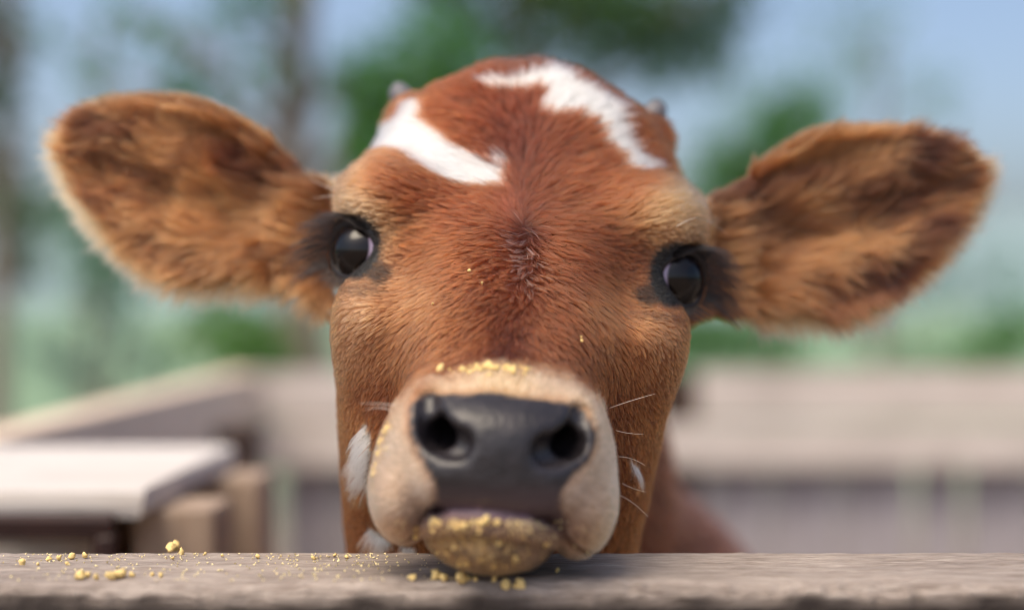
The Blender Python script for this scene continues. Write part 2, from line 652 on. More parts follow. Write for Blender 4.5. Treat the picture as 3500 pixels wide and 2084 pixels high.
M_RAIL = wood_mat("weathered_rail", (122, 108, 98), (188, 175, 164), (30, 230, 230), .75, .45, .9, 0.3, (98, 84, 76))
_nt = M_RAIL.node_tree
_b = _nt.nodes["Principled BSDF"]
_src = _b.inputs['Base Color'].links[0].from_socket
_at = _nt.nodes.new("ShaderNodeAttribute"); _at.attribute_name = "GrimeShade"
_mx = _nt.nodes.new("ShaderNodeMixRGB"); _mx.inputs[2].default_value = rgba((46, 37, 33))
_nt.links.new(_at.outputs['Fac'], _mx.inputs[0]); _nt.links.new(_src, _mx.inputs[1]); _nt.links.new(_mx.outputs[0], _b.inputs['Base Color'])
M_FENCE = wood_mat("grey_board", (178, 166, 156), (222, 212, 204), (4, 40, 40), .9, .25, .2, 1.1)
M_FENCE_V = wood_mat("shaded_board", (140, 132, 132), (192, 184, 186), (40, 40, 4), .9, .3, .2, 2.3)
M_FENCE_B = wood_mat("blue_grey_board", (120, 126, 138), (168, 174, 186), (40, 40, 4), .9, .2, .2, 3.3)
M_SHELF = wood_mat("pale_plank", (184, 176, 168), (224, 217, 210), (4, 40, 40), .85, .12, .2, 4.1)
M_PALE = wood_mat("bleached_board", (226, 200, 174), (242, 222, 200), (40, 4, 40), .9, .12, .2, 8.1)
M_POST = wood_mat("tan_post", (150, 128, 110), (190, 168, 148), (40, 40, 4), .9, .25, .2, 5.2)
M_DARK = wood_mat("dark_post", (46, 34, 28), (78, 58, 48), (40, 40, 4), .9, .2, .2, 6.2)
M_IRON = plain_mat("rusty_iron", (48, 28, 24), .6, .4, 60)
M_LUMP = plain_mat("pale_lump", (205, 196, 184), .9, .25, 30)
M_BARK = wood_mat("bark", (96, 84, 76), (150, 136, 124), (30, 30, 3), .95, .3, .5, 7.0)
M_GROUND = plain_mat("earth", (112, 100, 88), .95, .35, 3)
M_CRUMB = plain_mat("feed_crumb", (234, 204, 136), .8, .25, 300)
M_MEAL = plain_mat("feed_meal", (238, 220, 168), .8, .2, 300)
M_HORN = plain_mat("horn", (104, 102, 106), .45, .2, 150)


def leaf_mat(name, col):
    m, nt, b = new_mat(name)
    tr, ms, oi, hs = nodes(nt, "BsdfTranslucent", "MixShader", "TexCoord", "TexNoise")
    L = nt.links.new
    mx = nt.nodes.new("ShaderNodeMixRGB")
    c = s2l(col)
    L(oi.outputs['Object'], hs.inputs['Vector']); hs.inputs['Scale'].default_value = 2.5
    mx.inputs[1].default_value = tuple(c * .65) + (1,); mx.inputs[2].default_value = tuple(np.minimum(1, c * 1.35)) + (1,)
    L(hs.outputs[0], mx.inputs[0])
    L(mx.outputs[0], b.inputs['Base Color']); L(mx.outputs[0], tr.inputs[0])
    b.inputs['Roughness'].default_value = .5
    ms.inputs[0].default_value = .45
    L(b.outputs[0], ms.inputs[1]); L(tr.outputs[0], ms.inputs[2])
    L(ms.outputs[0], nt.nodes["Material Output"].inputs[0])
    return m


# ------------------------------------------------------------------ ground and distance
def grid_plane(name, x0, x1, y0, y1, nx, ny, zf, mat):
    X, Y = np.meshgrid(np.linspace(x0, x1, nx), np.linspace(y0, y1, ny), indexing='ij')
    V = np.stack([X.ravel(), Y.ravel(), zf(X.ravel(), Y.ravel())], 1)
    i = np.arange(nx * ny).reshape(nx, ny)
    Fq = np.stack([i[:-1, :-1].ravel(), i[1:, :-1].ravel(), i[1:, 1:].ravel(), i[:-1, 1:].ravel()], 1)
    me = mesh_np(name, V, Fq)
    o = link_mesh(name, me, mat)
    o["kind"] = "structure"
    return o


def ground_material():
    m, nt, b = new_mat("ground")
    tc, n, r, n2, mx, sx, mr = nodes(nt, "TexCoord", "TexNoise", "ValToRGB", "TexNoise", "MixRGB", "SeparateXYZ", "MapRange")
    L = nt.links.new
    L(tc.outputs['Object'], n.inputs['Vector']); n.inputs['Scale'].default_value = 1.2; n.inputs['Detail'].default_value = 8
    r.color_ramp.elements[0].color = rgba((96, 84, 74)); r.color_ramp.elements[1].color = rgba((150, 136, 122))
    L(n.outputs[0], r.inputs[0])
    L(tc.outputs['Object'], sx.inputs[0]); L(sx.outputs[1], mr.inputs[0])
    mr.inputs[1].default_value = 5.0; mr.inputs[2].default_value = 9.0
    L(mr.outputs[0], mx.inputs[0]); L(r.outputs[0], mx.inputs[1]); mx.inputs[2].default_value = rgba((122, 148, 116))
    L(mx.outputs[0], b.inputs['Base Color']); b.inputs['Roughness'].default_value = .95
    return m


grid_plane("ground", -900, 900, -300, 1500, 40, 40, lambda x, y: np.zeros_like(x), ground_material())
hill_m = plain_mat("hazy_hill", (128, 148, 150), .95, .15, .02)  # distance haze put into the hills' base colour


def hill_z(x, y):
    r = np.exp(-((x - 160) / 170.0) ** 2) * 16 + np.exp(-((x + 190) / 150.0) ** 2) * 10 + 9
    n = vnoise(np.stack([x, y, 0 * x], 1), 1 / 40.0, 3) * 5 + vnoise(np.stack([x, y, 0 * x], 1), 1 / 14.0, 4) * 1.5
    return (r + n) * np.sin(np.clip((y - 260) / 240, 0, 1) * math.pi) - 0.5


grid_plane("hills", -600, 600, 260, 500, 240, 60, hill_z, hill_m)


# ------------------------------------------------------------------ boards and posts
import bmesh


def box_mesh(name, sx, sy, sz, bev=.004, wob=.0, seed=0, cuts=0):
    bm = bmesh.new()
    bmesh.ops.create_cube(bm, size=1)
    for v in bm.verts:
        v.co = Vector((v.co.x * sx, v.co.y * sy, v.co.z * sz))
    if bev > 0:
        bmesh.ops.bevel(bm, geom=list(bm.edges), offset=bev, segments=2, affect='EDGES', profile=.6)
    me = bpy.data.meshes.new(name)
    bm.to_mesh(me)
    bm.free()
    if wob:
        r = random.Random(seed)
        for v in me.vertices:
            v.co += Vector([r.uniform(-wob, wob) for _ in range(3)])
    return me


def board(name, parent, c, size, mat, bev=.005, rz=0.0, wob=.0015):
    me = box_mesh(name, *size, bev=bev, wob=wob, seed=int(abs(c[0] * 997 + c[1] * 91 + c[2] * 13)))
    me.materials.append(mat)
    o = bpy.data.objects.new(name, me)
    COL.objects.link(o)
    o.parent = parent
    o.location = Vector(c) - parent.location
    o.rotation_euler.z = rz
    return o


# far fence of the pen, across the picture
ff = empty("back_fence", (0.6, 2.36, 0))
tag(ff, "weathered board fence across the back of the pen, two pale rails over upright boards", "fence")
board("rail", ff, (1.475, 2.350, .761), (2.33, .030, .080), M_FENCE)
board("rail", ff, (-.09, 2.350, .758), (.66, .030, .080), M_FENCE)
board("rail", ff, (1.12, 2.345, .6765), (3.08, .032, .076), M_FENCE)
board("post", ff, (.275, 2.41, .39), (.075, .075, .80), M_DARK)
board("post", ff, (1.62, 2.41, .39), (.08, .075, .79), M_DARK)
board("post", ff, (2.60, 2.41, .39), (.08, .075, .79), M_DARK)
_x = -.38
_r = random.Random(4)
while _x < 2.62:
    w = _r.uniform(.085, .125)
    mat = M_FENCE_V
    if .77 < _x < .84: mat = M_FENCE_B
    gap = .004 if not (.60 < _x < .69) else .03
    board("upright_board", ff, (_x + w / 2, 2.385 + _r.uniform(-.003, .003), .36), (w - gap, .016, .70), mat)
    _x += w

# fence along the left side of the pen
lf = empty("side_fence", (-.43, 1.55, 0))
tag(lf, "board fence running back along the pen to meet the back fence beside the tree trunk", "fence")
board("rail", lf, (-.440, 1.54, .758), (.045, 1.64, .084), M_PALE)
board("rail", lf, (-.438, 1.54, .668), (.042, 1.64, .084), M_PALE)
board("rail", lf, (-.437, 1.54, .575), (.042, 1.64, .084), M_PALE)
for yy in (.74, 1.28, 2.28):
    board("post", lf, (-.499, yy, .385), (.07, .07, .79), M_POST)

dp = empty("dark_post", (-.288, 1.50, 0))
tag(dp, "dark brown upright post standing between the trough and the back fence", "post")
board("shaft", dp, (-.288, 1.50, .385), (.040, .05, .77), M_DARK)
board("cap", dp, (-.288, 1.50, .776), (.046, .056, .012), M_DARK)

# trough with a broad pale plank
tr = empty("feed_trough", (-.31, .95, 0))
tag(tr, "wooden feed trough with a broad pale plank on top and a rusty iron edge", "trough")
board("top_plank", tr, (-.312, .955, .793), (.200, .270, .016), M_SHELF)
board("leg", tr, (-.205, .885, .392), (.050, .060, .785), M_POST)
board("leg", tr, (-.205, 1.05, .392), (.050, .060, .785), M_POST)
board("leg", tr, (-.398, 1.05, .392), (.030, .060, .785), M_POST)
board("iron_edge", tr, (-.322, .812, .7815), (.190, .010, .013), M_IRON, bev=.002)
board("iron_upright", tr, (-.232, .812, .58), (.012, .010, .395), M_IRON, bev=.002)
board("bottom_board", tr, (-.312, .955, .711), (.160, .250, .018), M_POST)
board("back_board", tr, (-.312, 1.085, .74), (.160, .014, .080), M_POST)


def lump_mesh(name, c, r, seed, amp=.12, sub=3):
    bm = bmesh.new()
    bmesh.ops.create_icosphere(bm, subdivisions=sub, radius=1)
    V = np.array([v.co for v in bm.verts])
    n = 1 + amp * vnoise(V + seed * 7.3, 1.7, seed) + amp * .5 * vnoise(V + seed * 3.1, 4.0, seed + 1)
    for v, k in zip(bm.verts, n):
        v.co = Vector([v.co[i] * r[i] * k + c[i] for i in range(3)])
    for f in bm.faces: f.smooth = True
    me = bpy.data.meshes.new(name)
    bm.to_mesh(me); bm.free()
    return me


o = link_mesh("pale_block", lump_mesh("pale_block", (-.300, .872, .752), (.052, .04, .031), 3, .10), M_LUMP)
tag(o, "pale rounded lump lying in the wooden trough behind the iron upright", "block")


# ------------------------------------------------------------------ trees and bushes
def tube(pts, rads, n=8):
    pts = [Vector(p) for p in pts]
    V, Fq = [], []
    for i, p in enumerate(pts):
        t = (pts[min(i + 1, len(pts) - 1)] - pts[max(i - 1, 0)]).normalized()
        a = t.orthogonal().normalized() if i == 0 else (a - t * a.dot(t)).normalized()
        b = t.cross(a)
        for k in range(n):
            an = 2 * math.pi * k / n
            V.append(p + (a * math.cos(an) + b * math.sin(an)) * rads[i])
    for i in range(len(pts) - 1):
        for k in range(n):
            Fq.append((i * n + k, i * n + (k + 1) % n, (i + 1) * n + (k + 1) % n, (i + 1) * n + k))
    return np.array([tuple(v) for v in V]), np.array(Fq)


def join(parts):
    V, Fq, o = [], [], 0
    for v, f in parts:
        V.append(v); Fq.append(f + o); o += len(v)
    return np.concatenate(V), np.concatenate(Fq)


def W3(px, py, d):
    p = P3(px, py, d); p[2] += CAMZ
    return p


def make_tree(name, label, cat, px, d, trunk_r, clumps, leafcol, leaf, bark=M_BARK, group=None, trunk_h=None, stem='trunk'):
    base = W3(px, 1042, d); base[2] = 0
    t = empty(name, tuple(base))
    tag(t, label, cat, group)
    C = []
    for (cx, cy, rp, dens) in clumps:
        dd = d + random.uniform(-.4, .4)
        p = W3(cx, cy, dd)
        p[2] = max(p[2], .15)
        C.append((p, rp / FPX * dd, dens))
    top = max(c[0][2] for c in C)
    H = trunk_h or top * 1.05
    seg = 9
    pts, rads = [], []
    for i in range(seg):
        f = i / (seg - 1)
        pts.append(base + np.array([math.sin(f * 5 + px) * trunk_r * .5, math.cos(f * 4 + px) * trunk_r * .4, H * f]))
        rads.append(trunk_r * (1.25 - .25 * min(1, f * 4) - .55 * f))
    parts = [tube(pts, rads, 10)]
    for (p, r, dens) in C:
        zt = min(H * .9, max(.12, p[2] - np.linalg.norm(p[:2] - base[:2]) * .7 - .1))
        f = zt / H
        a = base + np.array([0, 0, zt])
        mid = (a + p) / 2 + np.array([0, 0, .12 * np.linalg.norm(p - a)])
        parts.append(tube([a, mid, p], [max(trunk_r * (1 - .6 * f) * .45, .012), max(trunk_r * .25, .009), .006], 6))
        for _ in range(3):
            e = p + np.array([random.uniform(-1, 1), random.uniform(-1, 1), random.uniform(-.6, 1)]) * r * .8
            parts.append(tube([mid, (mid + e) / 2 + np.array([0, 0, .03]), e], [max(trunk_r * .15, .007), .006, .003], 5))
    v, f = join(parts)
    link_mesh(stem, mesh_np(stem, v, f), bark, t)
    Vs = []
    for (p, r, dens) in C:
        n = int(dens * 11 * r * r / (leaf * leaf * .5))
        n = min(max(n, 12), 3000)
        q = rng.normal(size=(n, 3)); q /= np.linalg.norm(q, axis=1)[:, None]
        q *= (rng.random(n) ** .45)[:, None] * r * (1 + .25 * vnoise(q * 2 + p, 1.3, 5))[:, None]
        c = p + q
        c[:, 2] = np.maximum(c[:, 2], .05)
        A = rng.normal(size=(n, 3)); A[:, 2] -= .5; A /= np.linalg.norm(A, axis=1)[:, None]
        B = np.cross(A, rng.normal(size=(n, 3))); B /= np.linalg.norm(B, axis=1)[:, None]
        N = np.cross(A, B)
        L = leaf * rng.uniform(.7, 1.3, n)[:, None]
        Vs.append(np.stack([c, c + A * L * .5 + B * L * .27 + N * L * .08, c + A * L, c + A * L * .5 - B * L * .27 + N * L * .08], 1).reshape(-1, 3))
    V = np.concatenate(Vs)
    link_mesh("crown", mesh_np("crown", V, np.arange(len(V)).reshape(-1, 4), False), leafcol, t)
    return t


LG = leaf_mat("leaf_green", (76, 132, 52))
LD = leaf_mat("leaf_dark", (64, 98, 40))
LV = leaf_mat("leaf_vivid", (84, 134, 48))
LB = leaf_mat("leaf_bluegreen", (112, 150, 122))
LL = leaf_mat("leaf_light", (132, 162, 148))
make_tree("tree", "tree with the thickest grey-brown trunk, rising behind the bright green bush", "tree", 1045, 8.0, .15,
          [(1330, 330, 190, 1.6), (1490, 200, 220, 1.4), (1180, 250, 110, 1.0), (1260, 520, 140, 1.2), (1380, 560, 130, 1.2), (650, 330, 130, 1.3), (560, 120, 110, .5), (420, 40, 100, .45), (900, 250, 90, .5), (330, 230, 90, .5), (760, 40, 90, .5), (880, -60, 150, .8), (1560, 330, 150, 1.2), (760, 560, 120, .6)], LG, .10, trunk_h=3.4)
make_tree("tree", "dense dark tree whose crown fills the sky above the calf's poll", "tree", 1790, 10.0, .12,
          [(1720, 60, 250, .8), (2090, 40, 230, 1.6), (2340, 110, 210, 1.5), (2050, -120, 260, 1.2), (1890, -60, 220, .9), (2480, -40, 170, .7), (2180, 260, 140, .25), (1500, -90, 190, .9)], LD, .11)
make_tree("tree", "thin tree with a single rounded green clump between the calf's horn bud and ear", "tree", 2680, 12.0, .05,
          [(2700, 420, 165, 1.6), (2600, 570, 150, 1.2), (2480, 640, 170, 1.4), (2800, 360, 90, .4), (2450, 500, 90, .5)], LG, .10)
make_tree("tree", "dark tree at the edge of the yard with a mossy drooping crown", "tree", 10, 6.0, .06,
          [(0, 150, 110, 1.2), (-40, 330, 120, 1.2), (60, 720, 130, 1.1), (-10, 560, 120, 1.2), (60, 880, 130, 1.0), (-140, 20, 200, 1.0)], LD, .08, trunk_h=3.0)
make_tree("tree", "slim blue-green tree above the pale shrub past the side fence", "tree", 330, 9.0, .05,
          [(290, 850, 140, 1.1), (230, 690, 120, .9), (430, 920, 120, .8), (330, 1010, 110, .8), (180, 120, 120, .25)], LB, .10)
make_tree("bush", "bright green bush growing just past the side fence", "bush", 860, 6.5, .03,
          [(880, 1130, 120, 1.3), (740, 1090, 110, 1.2), (960, 1200, 90, 1.2), (820, 1220, 100, 1.3), (640, 1180, 90, .7)], LV, .06, stem='stem')
make_tree("bush", "green bush low behind the back fence right against the calf's cheek", "bush", 2460, 11.0, .03,
          [(2420, 1140, 110, 1.2), (2560, 1160, 110, 1.2), (2680, 1190, 90, 1.0), (2330, 1180, 100, 1.1)], LG, .08, stem='stem')
make_tree("bush", "loose green bush behind the far end of the back fence", "bush", 3400, 12.0, .03,
          [(3400, 1170, 110, 1.1), (3500, 1130, 110, .9), (3280, 1210, 80, .8), (3120, 1225, 70, .7)], LG, .08, stem='stem')
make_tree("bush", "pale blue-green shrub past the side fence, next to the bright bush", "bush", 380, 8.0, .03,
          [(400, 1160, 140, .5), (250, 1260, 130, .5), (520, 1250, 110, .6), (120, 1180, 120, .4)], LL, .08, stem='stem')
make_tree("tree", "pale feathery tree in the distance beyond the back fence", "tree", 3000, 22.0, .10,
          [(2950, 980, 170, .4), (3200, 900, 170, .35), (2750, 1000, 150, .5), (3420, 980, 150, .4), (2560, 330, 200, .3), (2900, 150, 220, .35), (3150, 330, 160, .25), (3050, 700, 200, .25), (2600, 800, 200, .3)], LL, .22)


# ------------------------------------------------------------------ the plank the calf rests its chin on
def build_rail():
    t = empty("front_fence", (0, .59, 0))
    tag(t, "weathered plank rail carrying the calf's chin", "fence")
    xs_ = np.concatenate([np.linspace(-1.2, -.32, 60), np.linspace(-.32, .32, 640)[1:], np.linspace(.32, 1.2, 60)[1:]])
    y0, y1, zt, zb, r = .552, .6225, .800, .690, .0065
    prof = []
    for z in np.linspace(zb, zt - r, 26): prof.append((y0, z))
    for k in range(1, 8):
        a = math.pi - k / 8 * math.pi / 2
        prof.append((y0 + r + r * math.cos(a), zt - r + r * math.sin(a)))
    for y in np.linspace(y0 + r, y1 - .003, 60): prof.append((y, zt))
    for k in range(1, 4):
        a = math.pi / 2 - k / 4 * math.pi / 2
        prof.append((y1 - .003 + .003 * math.cos(a), zt - .003 + .003 * math.sin(a)))
    for z in np.linspace(zt - .003, zb, 12): prof.append((y1, z))
    prof = np.array(prof)
    np_ = len(prof)
    # profile normals
    dn = np.roll(prof, -1, 0) - np.roll(prof, 1, 0)
    nr = np.stack([-dn[:, 1], dn[:, 0]], 1); nr /= np.linalg.norm(nr, axis=1)[:, None] + 1e-9
    X = np.repeat(xs_, np_)
    Y = np.tile(prof[:, 0], len(xs_)); Z = np.tile(prof[:, 1], len(xs_))
    N = np.tile(nr, (len(xs_), 1))
    S = np.tile(np.cumsum(np.r_[0, np.linalg.norm(np.diff(prof, axis=0), axis=1)]), len(xs_))
    q = np.stack([X * 22, S * 520, 0 * X], 1)
    q2 = np.stack([X * 60, S * 1100, 0 * X], 1)
    h = vnoise(q, 1, 1) * .00030 + vnoise(q2, 1, 2) * .00016 + vnoise(np.stack([X * 9, S * 60, 0 * X], 1), 1, 3) * .0006
    h = h + vnoise(np.stack([X * 240, S * 900, 0 * X], 1), 1, 9) * .00022
    fr = np.clip((y0 + .012 - Y) / .012, 0, 1)
    h = h + fr * (vnoise(np.stack([X * 260, S * 300, 0 * X], 1), 1, 4) * .0008 + vnoise(np.stack([X * 60, S * 120, 0 * X], 1), 1, 5) * .0005 - .0004)
    cr = np.clip(vnoise(np.stack([X * 7, S * 260, 0 * X], 1), 1, 6) - .55, 0, 1)
    h = h - cr * .0022
    h = np.where((Y > y0 + .02) & (Y < y1 - .01) & (np.abs(X) < .06), np.minimum(h, .0), h)
    Y = Y + N[:, 0] * -h * -1 * np.sign(1); Z = Z + N[:, 1] * h
    V = np.stack([X, Y, Z], 1)
    i = np.arange(len(X)).reshape(len(xs_), np_)
    Fq = np.stack([i[:-1, :-1].ravel(), i[1:, :-1].ravel(), i[1:, 1:].ravel(), i[:-1, 1:].ravel()], 1)
    bot = np.stack([i[:-1, -1], i[1:, -1], i[1:, 0], i[:-1, 0]], 1)
    me = mesh_np("rail", V, np.concatenate([Fq, bot]))
    gr = np.clip((zt - .0045 - Z) / .004 + .7 * vnoise(np.stack([X * 70, S * 200, 0 * X], 1), 1, 7), 0, 1) * (Y < y0 + .01)  # front face painted darker: its dirt together with its shade
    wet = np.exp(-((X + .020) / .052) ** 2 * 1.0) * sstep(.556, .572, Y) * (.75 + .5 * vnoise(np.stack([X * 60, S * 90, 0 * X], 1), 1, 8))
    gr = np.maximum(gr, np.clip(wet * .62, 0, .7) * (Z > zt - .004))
    set_attr(me, "GrimeShade", gr, 'FLOAT')
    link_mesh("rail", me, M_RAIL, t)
    for x in (-.95, .95):
        board("post", t, (x, .665, .385), (.08, .080, .77), M_POST)
    board("lower_rail", t, (0, .605, .46), (2.4, .035, .09), M_FENCE)
    board("lower_rail", t, (0, .605, .20), (2.4, .035, .09), M_FENCE)
    return t


build_rail()

# ------------------------------------------------------------------ calf: coat fields
Z1 = lambda pts: [(1050 + .6066 * a, 100 + .6066 * b) for a, b in pts]
WHITE = [
    Z1([(545, 415), (640, 410), (630, 520), (690, 540), (760, 620), (790, 670), (870, 690), (960, 730), (1040, 790), (1060, 710), (1110, 720), (1095, 800), (1085, 900), (1000, 900), (880, 905), (800, 860), (700, 820), (620, 760), (540, 710), (440, 690), (345, 690), (340, 650), (400, 590), (480, 540), (540, 500)]),
    Z1([(930, 285), (1000, 270), (1150, 280), (1230, 250), (1290, 215), (1370, 205), (1440, 220), (1520, 270), (1600, 320), (1680, 370), (1740, 410), (1790, 460), (1810, 540), (1840, 620), (1870, 700), (1920, 740), (2000, 765), (1950, 800), (1890, 815), (1830, 790), (1790, 750), (1730, 680), (1690, 610), (1650, 530), (1580, 480), (1500, 455), (1400, 460), (1310, 440), (1310, 410), (1370, 340), (1290, 320), (1150, 330), (1020, 330)]),
    [(1240, 1455), (1268, 1500), (1264, 1600), (1258, 1690), (1215, 1690), (1205, 1600), (1215, 1520)],
    [(1255, 1795), (1330, 1850), (1345, 1890), (1290, 1890), (1250, 1840)],
    [(1360, 1865), (1415, 1880), (1425, 1920), (1365, 1915)],
    [(2152, 1565), (2182, 1600), (2177, 1645), (2158, 1625)],
]
NOSE = spline_closed([(1400, 1385), (1440, 1352), (1480, 1345), (1640, 1340), (1730, 1346), (1880, 1364), (1970, 1385), (2020, 1430), (2040, 1490), (2020, 1560), (1960, 1630), (1925, 1670), (1915, 1720), (1940, 1790), (1860, 1772), (1720, 1752), (1560, 1745), (1455, 1748), (1490, 1700), (1480, 1640), (1440, 1580), (1405, 1500), (1393, 1430)], 2)
MUZZLE = spline_closed([(1250, 1657), (1268, 1580), (1292, 1517), (1340, 1430), (1404, 1352), (1500, 1298), (1620, 1265), (1730, 1254), (1850, 1267), (1960, 1308), (2036, 1365), (2085, 1430), (2112, 1520), (2140, 1657), (2142, 1755), (2115, 1880), (2000, 1990), (1400, 1990), (1268, 1875), (1246, 1755)], 2)

CTRL = [  # coat colour seen at photo pixels (brown coat, light on the cheeks included)
    (1780, 350, 128, 66, 40), (1600, 330, 142, 74, 43), (1500, 420, 145, 78, 44), (1780, 480, 118, 60, 38), (1900, 500, 122, 63, 37), (2050, 560, 140, 76, 43), (2150, 620, 155, 88, 50),
    (1850, 230, 140, 75, 45), (2230, 480, 160, 94, 54), (1300, 420, 172, 102, 60), (1200, 590, 205, 140, 92), (1300, 620, 155, 88, 50), (1400, 700, 152, 86, 48), (1550, 720, 138, 74, 42),
    (1130, 690, 228, 186, 142), (1170, 730, 230, 188, 144), (1240, 745, 224, 178, 132), (1285, 790, 210, 158, 112), (2400, 740, 224, 178, 130), (2340, 770, 220, 172, 122), (2280, 800, 205, 150, 102),
    (1790, 790, 122, 62, 36), (1600, 900, 152, 84, 47), (1950, 880, 152, 84, 47), (1760, 950, 148, 82, 48), (1400, 830, 165, 100, 60), (2170, 860, 145, 84, 48),
    (1200, 1060, 224, 168, 120), (1180, 1200, 218, 160, 114), (1330, 1050, 192, 128, 82), (1300, 1200, 196, 132, 86), (2300, 1120, 204, 142, 92), (2280, 1250, 198, 134, 86), (2150, 1080, 196, 132, 84), (2130, 1200, 178, 112, 66),
    (1740, 1080, 142, 80, 46), (1740, 1180, 118, 62, 36), (1600, 1150, 156, 92, 53), (1900, 1150, 152, 86, 49), (1500, 1250, 165, 100, 60), (2000, 1250, 152, 90, 52),
    (1180, 1450, 204, 138, 86), (1170, 1750, 202, 132, 80), (1280, 1380, 172, 106, 63), (2200, 1450, 176, 110, 62), (2230, 1700, 166, 100, 56), (2100, 1420, 152, 90, 52),
]
CTRL_M = [  # muzzle
    (1560, 1300, 226, 180, 135), (1730, 1285, 228, 185, 135), (1900, 1310, 228, 182, 140), (1400, 1390, 225, 172, 132), (2060, 1440, 226, 182, 142),
    (1380, 1600, 224, 184, 150), (1310, 1700, 220, 176, 140), (1420, 1700, 205, 170, 145), (2070, 1650, 222, 182, 146), (2110, 1750, 218, 172, 130), (1980, 1700, 216, 180, 152),
    (1330, 1810, 168, 114, 78), (1430, 1785, 120, 85, 65), (2060, 1840, 202, 154, 108), (1970, 1820, 140, 98, 76),
    (1700, 1890, 120, 92, 64), (1500, 1870, 122, 90, 58), (1900, 1880, 128, 100, 78), (1720, 1800, 112, 82, 70),
]


def idw(px, py, ctrl, sig):
    C = np.array(ctrl, float)
    cols = s2l(C[:, 2:])
    num = np.zeros((len(px), 3)); den = np.full(len(px), 1e-9)
    for i in range(len(C)):
        w = 1.0 / (1.0 + ((px - C[i, 0]) ** 2 + (py - C[i, 1]) ** 2) / sig ** 2) ** 2.2
        num += w[:, None] * cols[i]; den += w
    return num / den[:, None]


EYE_W = [(s, ROLL @ c, ROLL @ g) for (s, c, g) in EYES]


